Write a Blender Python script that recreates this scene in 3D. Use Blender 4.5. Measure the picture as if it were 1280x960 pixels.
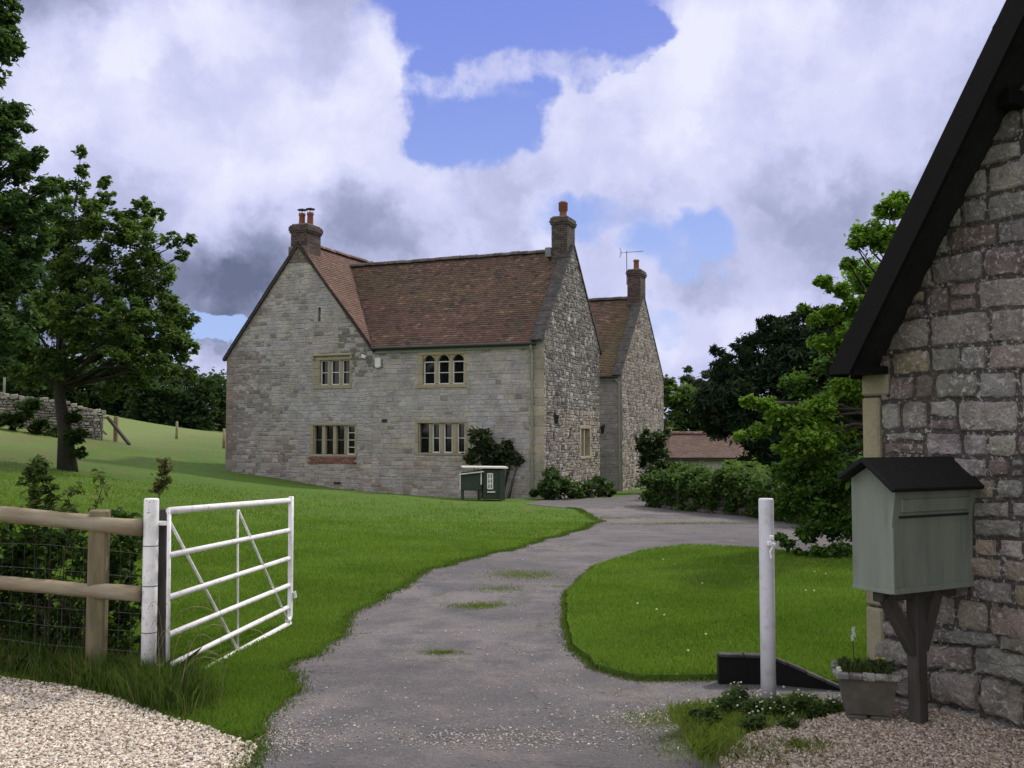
import bpy, math, random
import numpy as np
from mathutils import Vector, noise
from mathutils.geometry import delaunay_2d_cdt
R = math.radians
C = bpy.context.scene.collection
scene = bpy.context.scene
for o in list(bpy.data.objects): bpy.data.objects.remove(o)

# ------------------------------------------------------------------ camera, sky, sun, exposure
F = 1250.0; PITCH = R(2.98); CAMZ = 1.6
cd = bpy.data.cameras.new('camera'); cam = bpy.data.objects.new('camera', cd); C.objects.link(cam)
cam.location = (0, 0, CAMZ); cam.rotation_euler = (R(90) + PITCH, 0, 0)
cd.sensor_width = 36; cd.lens = 36 * F / 1280; cd.clip_start = .05; cd.clip_end = 5000
scene.camera = cam
SUN_AZ, SUN_EL = R(46), R(48)          # to the right of straight ahead, behind the houses
sd = bpy.data.lights.new('sun', 'SUN'); sun = bpy.data.objects.new('sun', sd); C.objects.link(sun)
sd.energy = 2.7; sd.angle = R(3.5); sd.color = (1, .93, .82)
sun.rotation_euler = (R(90) - SUN_EL, 0, R(180) - SUN_AZ)
scene.view_settings.view_transform = 'Standard'; scene.view_settings.look = 'None'
scene.view_settings.exposure = 0.05; scene.view_settings.gamma = 1
scene.view_settings.use_curve_mapping = False
scene.render.resolution_x = 1024; scene.render.resolution_y = 768

class NT:
    """small helper for node trees"""
    def __init__(s, tree): s.t = tree; s.n = tree.nodes; s.l = tree.links
    def new(s, typ, **kw):
        nd = s.n.new(typ)
        for k, v in kw.items(): setattr(nd, k, v)
        return nd
    def put(s, sock, v):
        if isinstance(v, bpy.types.NodeSocket): s.l.new(v, sock)
        elif v is not None:
            if sock.type == 'RGBA' and not isinstance(v, (int, float)) and len(v) == 3: v = (*v, 1)
            sock.default_value = v
    def math(s, op, a, b=None, c=None, clamp=False):
        nd = s.new('ShaderNodeMath', operation=op, use_clamp=clamp)
        s.put(nd.inputs[0], a)
        if b is not None: s.put(nd.inputs[1], b)
        if c is not None: s.put(nd.inputs[2], c)
        return nd.outputs[0]
    def vmath(s, op, a, b=None, out=0):
        nd = s.new('ShaderNodeVectorMath', operation=op); s.put(nd.inputs[0], a)
        if b is not None: s.put(nd.inputs[1], b)
        return nd.outputs[out]
    def mix(s, f, a, b, mode='MIX'):
        nd = s.new('ShaderNodeMix', data_type='RGBA', blend_type=mode)
        s.put(nd.inputs[0], f); s.put(nd.inputs[6], a); s.put(nd.inputs[7], b); return nd.outputs[2]
    def noise(s, vec, scale, detail=4, rough=.55, out=0, dist=0):
        nd = s.new('ShaderNodeTexNoise'); s.put(nd.inputs['Vector'], vec)
        nd.inputs['Scale'].default_value = scale; nd.inputs['Detail'].default_value = detail
        nd.inputs['Roughness'].default_value = rough; nd.inputs['Distortion'].default_value = dist
        return nd.outputs[out]
    def voro(s, vec, scale, feature='F1', out='Distance', rnd=1):
        nd = s.new('ShaderNodeTexVoronoi', feature=feature); s.put(nd.inputs['Vector'], vec)
        nd.inputs['Scale'].default_value = scale; nd.inputs['Randomness'].default_value = rnd
        return nd.outputs[out]
    def ramp(s, f, a, b, lo=0., hi=1., smooth=True):
        nd = s.new('ShaderNodeMapRange', interpolation_type='SMOOTHSTEP' if smooth else 'LINEAR')
        s.put(nd.inputs[0], f); nd.inputs[1].default_value = a; nd.inputs[2].default_value = b
        nd.inputs[3].default_value = lo; nd.inputs[4].default_value = hi; return nd.outputs[0]

world = bpy.data.worlds.new('World'); scene.world = world; world.use_nodes = True
w = NT(world.node_tree); w.n.clear()
wo = w.new('ShaderNodeOutputWorld'); bg = w.new('ShaderNodeBackground'); w.l.new(bg.outputs[0], wo.inputs[0])
SKY_STRENGTH = .1
bg.inputs[1].default_value = SKY_STRENGTH
sky = w.new('ShaderNodeTexSky', sky_type='NISHITA'); sky.sun_disc = False
sky.sun_elevation = SUN_EL; sky.sun_rotation = SUN_AZ; sky.altitude = 100; sky.dust_density = 1.2
tc = w.new('ShaderNodeTexCoord'); D = tc.outputs['Generated']
sp = w.new('ShaderNodeSeparateXYZ'); w.l.new(D, sp.inputs[0])
az = w.math('ARCTAN2', sp.outputs[0], sp.outputs[1]); el = w.math('ARCSINE', sp.outputs[2])
cmb = w.new('ShaderNodeCombineXYZ')
w.put(cmb.inputs[0], w.math('MULTIPLY_ADD', az, 12.5, 6.4))        # azimuth and elevation on an even scale
w.put(cmb.inputs[1], w.math('MULTIPLY_ADD', el, -12.5, 5.45))
AE = cmb.outputs[0]
wn = w.vmath('SUBTRACT', w.noise(AE, .55, 5, .6, out=1), (.5, .5, .5))
wn2 = w.vmath('SUBTRACT', w.noise(AE, 1.9, 5, .6, out=1), (.5, .5, .5))
sc1 = w.new('ShaderNodeVectorMath', operation='SCALE'); w.put(sc1.inputs[0], wn); sc1.inputs[3].default_value = 1.1
sc2 = w.new('ShaderNodeVectorMath', operation='SCALE'); w.put(sc2.inputs[0], wn2); sc2.inputs[3].default_value = .62
AW = w.vmath('ADD', AE, w.vmath('ADD', sc1.outputs[0], sc2.outputs[0]))
def blob(cx, cy, rx, ry, rot=0, vec=AW, amp=1.):
    mp = w.new('ShaderNodeMapping', vector_type='TEXTURE')
    w.put(mp.inputs[0], vec); mp.inputs[1].default_value = (cx, cy, 0)
    mp.inputs[2].default_value = (0, 0, R(rot)); mp.inputs[3].default_value = (rx, ry, 1e3)
    d = w.vmath('LENGTH', mp.outputs[0], out=1)
    return w.ramp(d, 1.35, .45, 0, amp)
def acc(lst, op='MAXIMUM'):
    v = lst[0]
    for q in lst[1:]: v = w.math(op, v, q)
    return v
blue = acc([blob(6.45, .3, 2.1, .95), blob(5.95, 1.35, 1.1, .85, -10), blob(7.7, .5, .8, .5, -15),
            blob(7.4, 2.75, 1.3, .42, 8, AW, .52), blob(8.5, 3.2, .9, .62, 0, AW, .62), blob(2.6, 4.25, .9, .22), blob(8.0, 4.2, 1.0, .3, 0, AW, .5)])
wisp = acc([blob(7.0, 1.0, 2.6, .17, -8, AW, .75), blob(5.6, 1.2, .9, .1, 4, AE, .45)])
wispn = w.math('MULTIPLY', wisp, w.ramp(w.noise(AE, 1.7, 6, .65), .3, .62))
edge = w.noise(AE, 1.6, 6, .5)
bl = w.math('MULTIPLY_ADD', w.math('SUBTRACT', edge, .5), .7, blue)
bl = w.ramp(bl, .33, .66); bl = w.math('SUBTRACT', bl, wispn, clamp=True)
# the rest of the dome (behind the camera, above the frame) gets broken cloud by noise alone
far = w.ramp(w.noise(D, 2.2, 6, .55), .5, .62)
out = w.math('MAXIMUM', w.ramp(w.math('ABSOLUTE', az), .75, 1.2), w.ramp(el, .5, .8))
bl = w.math('MULTIPLY_ADD', out, w.math('SUBTRACT', far, bl), bl)
# cloud tone
bill = w.noise(AW, .6, 5, .5); bill2 = w.ramp(w.voro(w.vmath('ADD', AW, sc2.outputs[0]), 1.15, 'SMOOTH_F1'), .75, .15)
tone = w.math('MULTIPLY_ADD', w.ramp(bill, .32, .68), .30, w.math('MULTIPLY_ADD', bill2, .24, .32))
bright = acc([blob(2.6, 1.6, 2.2, 1.4), blob(9.4, .5, 1.9, 1.2), blob(8.2, 1.9, 1.7, .5), blob(4.8, 1.6, .8, 1.2), blob(2.2,4.6,1.4,.18,0), blob(8.8, 4.3, .9, .35)])
dark = acc([blob(3.1, 3.95, 2.1, .75), blob(1.0, 4.0, 2.0, .7)])
grey = acc([blob(9.8, 3.3, 1.4, .9), blob(4.2, 2.9, 1.6, .55), blob(.6, .3, 1.0, .8)])
tone = w.math('MULTIPLY_ADD', bright, .22, tone)
tone = w.math('MULTIPLY_ADD', grey, -.22, tone)
tone = w.math('MULTIPLY_ADD', dark, -.5, tone, clamp=True)
cl = w.new('ShaderNodeValToRGB'); w.put(cl.inputs[0], tone)
K = 9.9
cr = cl.color_ramp; cr.elements[0].position = 0; cr.elements[0].color = (.14, .165, .27, 1)
cr.elements[1].position = 1; cr.elements[1].color = (.82, .83, 1.02, 1)
e = cr.elements.new(.3); e.color = (.35, .385, .58, 1)
e = cr.elements.new(.6); e.color = (.58, .605, .87, 1)
away = w.math('MULTIPLY_ADD', out, .5, K)                          # the cloud behind the camera faces the sun and is brighter
ck = w.new('ShaderNodeVectorMath', operation='SCALE'); w.put(ck.inputs[0], w.mix(out, cl.outputs[0], (1.1, 1.05, 1.03))); w.put(ck.inputs[3], w.math('MULTIPLY', away, w.math('MULTIPLY_ADD', out, .35, 1.)))
cloud = ck.outputs[0]
skb = w.mix(w.ramp(el, .02, .45), (3.6, 5.2, 9.0), (1.7, 2.5, 7.6))
skyc = w.mix(.85, w.vmath('MULTIPLY', sky.outputs[0], (1.5, 1.25, 1.3)), skb)
w.put(bg.inputs[0], w.mix(bl, cloud, skyc))

# ------------------------------------------------------------------ helpers
def ray(px, py):
    a = (px - 640) / F; b = (480 - py) / F
    return Vector((a, math.cos(PITCH) - b * math.sin(PITCH), math.sin(PITCH) + b * math.cos(PITCH)))
CAM = Vector((0, 0, CAMZ))
def at(px, py, dist):
    r = ray(px, py); return CAM + r * (dist / r.y)
def on_plane(px, py, O, N):
    r = ray(px, py); return CAM + r * ((O - CAM).dot(N) / r.dot(N))

def tag(o, label=None, cat=None, group=None, kind=None):
    if label: o['label'] = label
    if cat: o['category'] = cat
    if group: o['group'] = group
    if kind: o['kind'] = kind
    return o
def empty(name, loc, label=None, cat=None, group=None):
    o = bpy.data.objects.new(name, None); C.objects.link(o); o.location = loc
    o.empty_display_size = .2
    return tag(o, label, cat, group)
def worldpos(p):
    v = Vector((0, 0, 0))
    while p is not None: v += p.location; p = p.parent
    return v
def link_mesh(name, me, m, parent=None, base=None):
    o = bpy.data.objects.new(name, me); C.objects.link(o)
    if m: me.materials.append(m)
    if parent is not None: o.parent = parent
    if base is not None: o.location = Vector(base) - worldpos(parent)
    return o

class MB:
    def __init__(s): s.v = []; s.f = []; s.c = []; s.col = (1, 1, 1)
    def vert(s, p, col=None): s.v.append(tuple(p)); s.c.append(col or s.col); return len(s.v) - 1
    def poly(s, pts, col=None):
        s.f.append([s.vert(p, col) for p in pts])
    def box(s, c, ax, ay, az, col=None, bev=0.):
        """box from centre and three half-axis vectors, with chamfered edges when bev is set"""
        c = Vector(c); ax, ay, az = Vector(ax), Vector(ay), Vector(az)
        if bev <= 0:
            q = [s.vert(c + ax * i + ay * j + az * k, col) for i in (-1, 1) for j in (-1, 1) for k in (-1, 1)]
            for f in ((0, 1, 3, 2), (4, 6, 7, 5), (0, 4, 5, 1), (2, 3, 7, 6), (0, 2, 6, 4), (1, 5, 7, 3)): s.f.append([q[i] for i in f])
            return
        L = [a.length for a in (ax, ay, az)]; A = (ax, ay, az); I = {}
        for sg in [(i, j, k) for i in (-1, 1) for j in (-1, 1) for k in (-1, 1)]:
            for m_ in range(3):
                p = c.copy()
                for n_ in range(3):
                    k_ = 1 if n_ == m_ else 1 - bev / max(L[n_], 1e-6)
                    p += A[n_] * (sg[n_] * k_)
                I[sg, m_] = s.vert(p, col)
            s.f.append([I[sg, 0], I[sg, 1], I[sg, 2]])
        for m_ in range(3):
            o1, o2 = [n_ for n_ in range(3) if n_ != m_]
            for sg in (-1, 1):
                f = []
                for a_, b_ in ((-1, -1), (1, -1), (1, 1), (-1, 1)):
                    t = [0, 0, 0]; t[m_] = sg; t[o1] = a_; t[o2] = b_; f.append(I[tuple(t), m_])
                s.f.append(f)
            for a_ in (-1, 1):
                for b_ in (-1, 1):
                    t = [0, 0, 0]; t[o1] = a_; t[o2] = b_
                    t0 = list(t); t0[m_] = -1; t1 = list(t); t1[m_] = 1
                    s.f.append([I[tuple(t0), o1], I[tuple(t1), o1], I[tuple(t1), o2], I[tuple(t0), o2]])
    def tube(s, pts, rad, n=8, col=None, cap=True, jit=0., rnd=random):
        pts = [Vector(p) for p in pts]
        if not hasattr(rad, '__len__'): rad = [rad] * len(pts)
        rings = []; up = Vector((0, 0, 1))
        for i, p in enumerate(pts):
            t = (pts[min(i + 1, len(pts) - 1)] - pts[max(i - 1, 0)])
            if t.length < 1e-9: t = Vector((0, 0, 1))
            t.normalize()
            a = up.cross(t)
            if a.length < .05: a = Vector((1, 0, 0)).cross(t) if abs(t.x) < .9 else Vector((0, 1, 0)).cross(t)
            a.normalize(); b = t.cross(a)
            up = b
            rings.append([s.vert(p + (a * math.cos(2 * math.pi * k / n) + b * math.sin(2 * math.pi * k / n)) * rad[i] * (1 + jit * (rnd.random() - .5)), col) for k in range(n)])
        for i in range(len(rings) - 1):
            for k in range(n): s.f.append([rings[i][k], rings[i][(k + 1) % n], rings[i + 1][(k + 1) % n], rings[i + 1][k]])
        if cap: s.f.append(rings[0][::-1]); s.f.append(rings[-1])
    def build(s, name, m, parent=None, smooth=False, base=None):
        me = bpy.data.meshes.new(name)
        off = worldpos(parent) if parent is not None else Vector((0, 0, 0))
        if base is not None: off = Vector(base)
        me.from_pydata([(p[0] - off.x, p[1] - off.y, p[2] - off.z) for p in s.v], [], s.f)
        at_ = me.attributes.new('col', 'FLOAT_COLOR', 'POINT')
        at_.data.foreach_set('color', np.array([(*c[:3], 1.) for c in s.c], dtype=np.float32).ravel())
        if smooth: me.polygons.foreach_set('use_smooth', [True] * len(me.polygons))
        me.update()
        return link_mesh(name, me, m, parent, base)

def np_mesh(name, verts, nper, m, parent=None, cols=None, smooth=False):
    """verts (N*nper,3): N polygons of nper separate vertices"""
    off = np.array(worldpos(parent)) if parent is not None else np.zeros(3)
    v = (verts - off).astype(np.float32); N = len(v) // nper
    me = bpy.data.meshes.new(name)
    me.vertices.add(len(v)); me.vertices.foreach_set('co', v.ravel())
    me.loops.add(len(v)); me.loops.foreach_set('vertex_index', np.arange(len(v), dtype=np.int32))
    me.polygons.add(N); me.polygons.foreach_set('loop_start', np.arange(N, dtype=np.int32) * nper)
    me.polygons.foreach_set('loop_total', np.full(N, nper, dtype=np.int32))
    if cols is not None:
        a = me.attributes.new('col', 'FLOAT_COLOR', 'POINT')
        c = np.repeat(cols, nper, axis=0); c = np.concatenate([c, np.ones((len(c), 1))], 1)
        a.data.foreach_set('color', c.astype(np.float32).ravel())
    me.update(calc_edges=True); me.validate()
    return link_mesh(name, me, m, parent)

def idx_mesh(name, V, Fc, m, parent=None, cols=None, smooth=True):
    off = np.array(worldpos(parent)) if parent is not None else np.zeros(3)
    v = (V - off).astype(np.float32); k = Fc.shape[1]
    me = bpy.data.meshes.new(name)
    me.vertices.add(len(v)); me.vertices.foreach_set('co', v.ravel())
    me.loops.add(Fc.size); me.loops.foreach_set('vertex_index', Fc.astype(np.int32).ravel())
    me.polygons.add(len(Fc)); me.polygons.foreach_set('loop_start', np.arange(len(Fc), dtype=np.int32) * k)
    me.polygons.foreach_set('loop_total', np.full(len(Fc), k, dtype=np.int32))
    if smooth: me.polygons.foreach_set('use_smooth', np.ones(len(Fc), dtype=bool))
    if cols is not None:
        a = me.attributes.new('col', 'FLOAT_COLOR', 'POINT')
        a.data.foreach_set('color', np.concatenate([cols, np.ones((len(cols), 1))], 1).astype(np.float32).ravel())
    me.update(calc_edges=True)
    return link_mesh(name, me, m, parent)

# ------------------------------------------------------------------ materials
def newmat(name):
    m = bpy.data.materials.new(name); m.use_nodes = True; t = NT(m.node_tree)
    b = m.node_tree.nodes['Principled BSDF']; b.inputs['Specular IOR Level'].default_value = .3
    return m, t, b
def wpos(t): return t.new('ShaderNodeNewGeometry').outputs['Position']
def bump(t, b, h, strength=.5, dist=.01, prev=None):
    bp = t.new('ShaderNodeBump'); bp.inputs['Strength'].default_value = strength; bp.inputs['Distance'].default_value = dist
    t.put(bp.inputs['Height'], h)
    if prev is not None: t.put(bp.inputs['Normal'], prev)
    t.put(b.inputs['Normal'], bp.outputs[0]); return bp.outputs[0]
def mat_attr(name, rough=.85, var=.25, scale=8, bscale=30, bstr=.4, bdist=.01, lichen=0, lcol=(.55, .55, .5), lscale=14, stain=0, stcol=(.05, .045, .04), stscale=1.2, spec=.25):
    m, t, b = newmat(name); P = wpos(t)
    a = t.new('ShaderNodeAttribute', attribute_name='col').outputs['Color']
    n = t.noise(P, scale, 6, .6)
    f = t.ramp(n, .3, .7, 1 - var, 1 + var, False)
    cm = t.new('ShaderNodeCombineColor'); [t.put(cm.inputs[i], f) for i in range(3)]
    c = t.mix(1., a, cm.outputs[0], 'MULTIPLY')
    n3 = t.noise(P, scale * 9, 4, .6)
    f3 = t.ramp(n3, .3, .7, 1 - var * .8, 1 + var * .8, False)
    cm3 = t.new('ShaderNodeCombineColor'); [t.put(cm3.inputs[i], f3) for i in range(3)]
    c = t.mix(1., c, cm3.outputs[0], 'MULTIPLY')
    if stain:
        s_ = t.ramp(t.noise(P, stscale, 6, .65), .48, .68, 0, stain); c = t.mix(s_, c, stcol)
    if lichen:
        l = t.math('MULTIPLY', t.ramp(t.noise(P, lscale, 5, .7), .52, .62), t.ramp(t.noise(P, lscale * .12, 3), .35, .6, .25, 1))
        c = t.mix(t.math('MULTIPLY', l, lichen), c, lcol)
    t.put(b.inputs['Base Color'], c); b.inputs['Roughness'].default_value = rough
    b.inputs['Specular IOR Level'].default_value = spec
    h = t.math('ADD', t.noise(P, bscale, 8, .65), t.math('MULTIPLY', t.noise(P, bscale * .25, 3), 1.5))
    bump(t, b, h, bstr, bdist)
    return m
def mat_plain(name, col, rough=.6, var=.12, scale=6, bstr=.15, bscale=60, spec=.3, dirt=0, dcol=(.08, .07, .05), dscale=3, metal=0, stretch=None):
    m, t, b = newmat(name); P = wpos(t)
    if stretch: P = t.vmath('MULTIPLY', P, stretch)
    f = t.ramp(t.noise(P, scale, 6, .6), .3, .7, 1 - var, 1 + var, False)
    cm = t.new('ShaderNodeCombineColor'); [t.put(cm.inputs[i], f) for i in range(3)]
    c = t.mix(1., col, cm.outputs[0], 'MULTIPLY')
    if dirt:
        d = t.ramp(t.noise(P, dscale, 7, .68), .47, .68, 0, dirt); c = t.mix(d, c, dcol)
    t.put(b.inputs['Base Color'], c); b.inputs['Roughness'].default_value = rough
    b.inputs['Specular IOR Level'].default_value = spec; b.inputs['Metallic'].default_value = metal
    bump(t, b, t.noise(P, bscale, 6, .6), bstr, .005)
    return m
def mat_leaf(name, trans=.4, rough=.65, spec=.12):
    m, t, b = newmat(name)
    a = t.new('ShaderNodeAttribute', attribute_name='col').outputs['Color']
    t.put(b.inputs['Base Color'], a); b.inputs['Roughness'].default_value = rough
    b.inputs['Specular IOR Level'].default_value = spec
    tr = t.new('ShaderNodeBsdfTranslucent'); t.put(tr.inputs[0], t.vmath('MULTIPLY', a, (1.1, 1.3, .6)))
    mx = t.new('ShaderNodeMixShader'); mx.inputs[0].default_value = trans
    t.l.new(b.outputs[0], mx.inputs[1]); t.l.new(tr.outputs[0], mx.inputs[2])
    t.l.new(mx.outputs[0], m.node_tree.nodes['Material Output'].inputs[0])
    return m
M = {}
M['facade'] = mat_attr('facade_stone', var=.22, scale=2.2, bscale=22, bstr=.5, bdist=.012, lichen=.35, lcol=(.36, .36, .33), lscale=9, stain=.4, stscale=1.3, stcol=(.17, .16, .15))
M['rubble'] = mat_attr('rubble_stone', var=.3, scale=4, bscale=16, bstr=.9, bdist=.03, lichen=.75, lcol=(.46, .45, .42), lscale=7, stain=.35, stscale=2.2, stcol=(.07, .06, .055))
M['near_stone'] = mat_attr('weathered_stone', var=.28, scale=9, bscale=60, bstr=1., bdist=.012, lichen=.85, lcol=(.40, .39, .38), lscale=34, stain=.45, stscale=6, stcol=(.055, .045, .04))
M['mortar'] = mat_attr('mortar', var=.15, scale=6, bscale=40, bstr=.6, bdist=.01)
M['dressed'] = mat_attr('dressed_stone', var=.15, scale=5, bscale=40, bstr=.3, bdist=.006, stain=.2, stscale=5, stcol=(.17, .15, .11))
M['tiles'] = mat_attr('clay_tiles', var=.25, scale=7, bscale=40, bstr=.4, bdist=.008, stain=.4, stscale=1.1, stcol=(.035, .03, .022))
M['ridge'] = mat_attr('ridge_tiles', var=.3, scale=6, bscale=30, bstr=.5, lichen=.5, lscale=12, lcol=(.22, .21, .19))
M['brick'] = mat_attr('dark_brick', var=.25, scale=9, bscale=40, bstr=.5, lichen=.25, lscale=14, lcol=(.2, .19, .17))
M['pot'] = mat_plain('terracotta', (.19, .07, .045), .7, .2, 12)
M['lead'] = mat_plain('lead_flashing', (.16, .17, .19), .5, .2, 5)
M['black_metal'] = mat_plain('black_metal', (.02, .02, .022), .45)
M['gutter'] = mat_plain('dark_gutter', (.022, .024, .022), .4)
M['eaves_paint'] = mat_plain('eaves_paint', (.24, .27, .23), .6)
M['downpipe'] = mat_plain('grey_green_pipe', (.20, .215, .17), .5, .15, 4)
M['white_paint'] = mat_plain('white_window_paint', (.62, .62, .58), .45, .06)
def mat_gate():
    m, t, b = newmat('gate_white_paint'); P = wpos(t)
    c = t.mix(t.ramp(t.noise(P, 9, 6, .65), .45, .68, 0, .5), (.76, .76, .78), (.46, .46, .40))
    c = t.mix(t.ramp(t.noise(P, 26, 6, .7), .60, .68, 0, .85), c, (.16, .085, .045))
    c = t.mix(t.ramp(t.noise(P, 55, 5, .7), .60, .68, 0, .7), c, (.20, .21, .15))
    t.put(b.inputs['Base Color'], c); b.inputs['Roughness'].default_value = .5; bump(t, b, t.noise(P, 40, 6, .65), .3, .004)
    return m
M['gate_white'] = mat_gate()
M['post_white'] = mat_plain('post_white_paint_shaded', (.60, .60, .65), .45, .05, 6, .15, 40, dirt=.5, dcol=(.36, .35, .31), dscale=12)  # white lowered in the colour itself for the shade on the right post
M['glass'] = mat_plain('dark_glass', (.008, .009, .01), .06, .1, 3, .02, 4, spec=.35)
M['wood'] = mat_plain('weathered_wood', (.24, .19, .115), .8, .35, 5, .6, 40, dirt=.4, dcol=(.07, .065, .04), dscale=5, stretch=(1, 1, 1))
M['rail_wood'] = mat_plain('weathered_rail', (.22, .18, .115), .85, .4, 7, .8, 45, dirt=.65, dcol=(.30, .29, .24), dscale=5, stretch=(.22, .22, 1.6))
M['post_wood'] = mat_plain('weathered_fence_post', (.17, .145, .085), .85, .35, 7, .8, 45, dirt=.6, dcol=(.055, .06, .03), dscale=4, stretch=(1.6, 1.6, .3))
M['old_wood'] = mat_plain('old_grey_wood', (.05, .045, .038), .85, .35, 9, .8, 50, dirt=.4, dcol=(.035, .035, .03), dscale=6, stretch=(1, 1, .25))
M['box_paint'] = mat_plain('grey_green_paint', (.185, .215, .175), .55, .12, 3, .25, 60, dirt=.5, dcol=(.10, .11, .092), dscale=3.5, stretch=(3, 3, .35))
M['box_roof'] = mat_plain('bitumen_felt', (.007, .007, .007), .8, .3, 20, .5, 60)
M['tarred'] = mat_plain('tarred_board', (.0028, .0026, .003), .9, .3, 9, .4, 40)
M['coop'] = mat_plain('dark_green_boards', (.028, .045, .03), .65, .2, 6)
M['bark'] = mat_plain('bark', (.032, .027, .021), .9, .4, 14, 1., 24, dirt=.35, dcol=(.03, .04, .02), dscale=4)
M['concrete'] = mat_plain('mossy_concrete', (.085, .078, .065), .9, .25, 12, .6, 50, dirt=.5, dcol=(.05, .055, .03), dscale=5)
M['soil'] = mat_plain('soil', (.03, .022, .015), .95, .3, 20, .8, 60)
M['lead_dark'] = mat_plain('lichened_coping', (.045, .043, .04), .9, .45, 5, .8, 30, dirt=.3, dcol=(.16, .155, .14), dscale=6)
M['wire'] = mat_plain('galvanised_wire', (.10, .10, .095), .6, .1)
M['leaf'] = mat_leaf('leaves'); M['needle'] = mat_leaf('needles', .12, .8, .08); M['grass_blade'] = mat_leaf('grass_blades', .3, .75, .08)
M['flower'] = mat_leaf('petals', .3, .6, .2)
M['stone_chip'] = mat_attr('limestone_chips', var=.15, scale=40, bscale=120, bstr=.3, bdist=.002)
M['dry_stone'] = mat_attr('dry_stone', var=.3, scale=6, bscale=24, bstr=.8, bdist=.02, lichen=.5, lcol=(.4, .4, .36), lscale=12)

# ------------------------------------------------------------------ the lie of the land
TH = R(22.5)
FU = Vector((-math.cos(TH), math.sin(TH), 0)); FS = Vector((math.sin(TH), math.cos(TH), 0))   # along the front (leftwards), and back into the house
H0 = at(680, 622, 31.0); H0.z = 0
FN = -FS
def fac(px, py):
    p = on_plane(px, py, H0, FN); return (p - H0).dot(FU), p.z
G0 = Vector((at(778, 615, 39.0).x, 39.0, 0))          # near corner of the smaller house
ctl = []
for x in (-12, -6, 0, 6, 12):
    for y in (-8, 0, 5.5): ctl.append((x, y, 0))
ctl += [(-3, 8.6, -.06), (2, 9, -.02), (3, 15, -.1), (8, 12, 0), (2.4, 25, -.3), (8, 22, -.25), (-1, 13, -.04), (-4, 20, 0.02),
        (-8, 14, .33), (-6, 9, .1), (-10.2, 20, .72), (-16, 20, 1.3), (-14, 10, .6), (-24, 30, 2.8), (-30, 14, 1.6), (12, 14, 0), (14, 27, -.3), (26, 20, 0), (12, 60, -.5), (34, 60, -.5), (30, 100, 0),
        (-5, 60, .3), (0, 90, .5)]
for px, py, d in ((85, 588, 26), (130, 553, 36), (0, 534, 34), (0, 497, 60), (70, 505, 62), (150, 523, 66), (270, 541, 70), (220, 549, 50), (-120, 482, 60)):
    p = at(px, py, d); ctl.append((p.x, p.y, p.z))
for px, py in ((284, 588), (368, 602), (420, 610), (481, 616), (551, 622), (620, 624), (672, 623)):
    p = on_plane(px, py, H0, FN); ctl.append((p.x, p.y, p.z))
ctl += [(-.75, 28, -.2), (-3, 28.5, -.08), (G0.x, G0.y, -.55), (G0.x + 3, G0.y + 8, -.5)]
for a in range(0, 360, 30):
    x, y = 260 * math.sin(R(a)), 260 * math.cos(R(a)); ctl.append((x, y, 6 if x < 0 and y > 0 else 0))
CT = np.array(ctl, float); nC = len(CT)
def tpsU(r2): return np.where(r2 > 1e-9, .5 * r2 * np.log(np.maximum(r2, 1e-9)), 0)
d2 = ((CT[:, None, :2] - CT[None, :, :2]) ** 2).sum(-1)
A = np.zeros((nC + 3, nC + 3)); A[:nC, :nC] = tpsU(d2) + np.eye(nC) * .15; A[:nC, nC] = 1; A[:nC, nC + 1:] = CT[:, :2]; A[nC, :nC] = 1; A[nC + 1:, :nC] = CT[:, :2].T
TW = np.linalg.solve(A, np.concatenate([CT[:, 2], np.zeros(3)]))
def hts(X, Y):
    X = np.asarray(X, float); Y = np.asarray(Y, float); sh = X.shape; X = X.ravel(); Y = Y.ravel(); Z = np.empty(len(X))
    for i in range(0, len(X), 50000):
        x = X[i:i + 50000]; y = Y[i:i + 50000]
        r2 = (x[:, None] - CT[None, :, 0]) ** 2 + (y[:, None] - CT[None, :, 1]) ** 2
        Z[i:i + 50000] = tpsU(r2) @ TW[:nC] + TW[nC] + x * TW[nC + 1] + y * TW[nC + 2]
    und = .012 * np.sin(X * 1.3 + Y * .7) + .012 * np.sin(Y * 1.7 - X * .6)
    return (Z + und).reshape(sh)
def ht(x, y): return float(hts(np.array([x]), np.array([y]))[0])
def gnd(px, py, dz=0.):
    """where the sight line through a pixel of the photograph meets the land"""
    r = ray(px, py); lo = 2.
    t = lo
    while t < 300:
        p = CAM + r * t
        if p.z < ht(p.x, p.y) + dz: break
        t += .4 if t < 40 else 2
    a, b = t - (2 if t > 40 else .4), t
    for _ in range(14):
        m_ = (a + b) / 2; p = CAM + r * m_
        if p.z < ht(p.x, p.y) + dz: b = m_
        else: a = m_
    return CAM + r * b
def axis(a, b, fine, step, far):
    v = list(np.arange(a, b + 1e-6, fine)); s = step; x = b
    while x < far: x += s; s *= 1.25; v.append(x)
    s = step; x = a
    while x > -far: x -= s; s *= 1.25; v.insert(0, x)
    return np.array(v)
gx = axis(-20, 16, .3, .5, 900); gy = axis(0, 44, .3, .5, 900)
GX, GY = np.meshgrid(gx, gy); rr = np.hypot(GX, GY)
GZ = hts(np.clip(GX, -260, 260), np.clip(GY, -260, 260)); GZ = np.where(rr > 200, GZ * np.clip((420 - rr) / 220, 0, 1), GZ)
V = np.stack([GX.ravel(), GY.ravel(), GZ.ravel()], 1); nx = len(gx)
i0 = (np.arange(len(gy) - 1)[:, None] * nx + np.arange(nx - 1)[None, :]).ravel()
FC = np.stack([i0, i0 + 1, i0 + 1 + nx, i0 + nx], 1)
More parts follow.
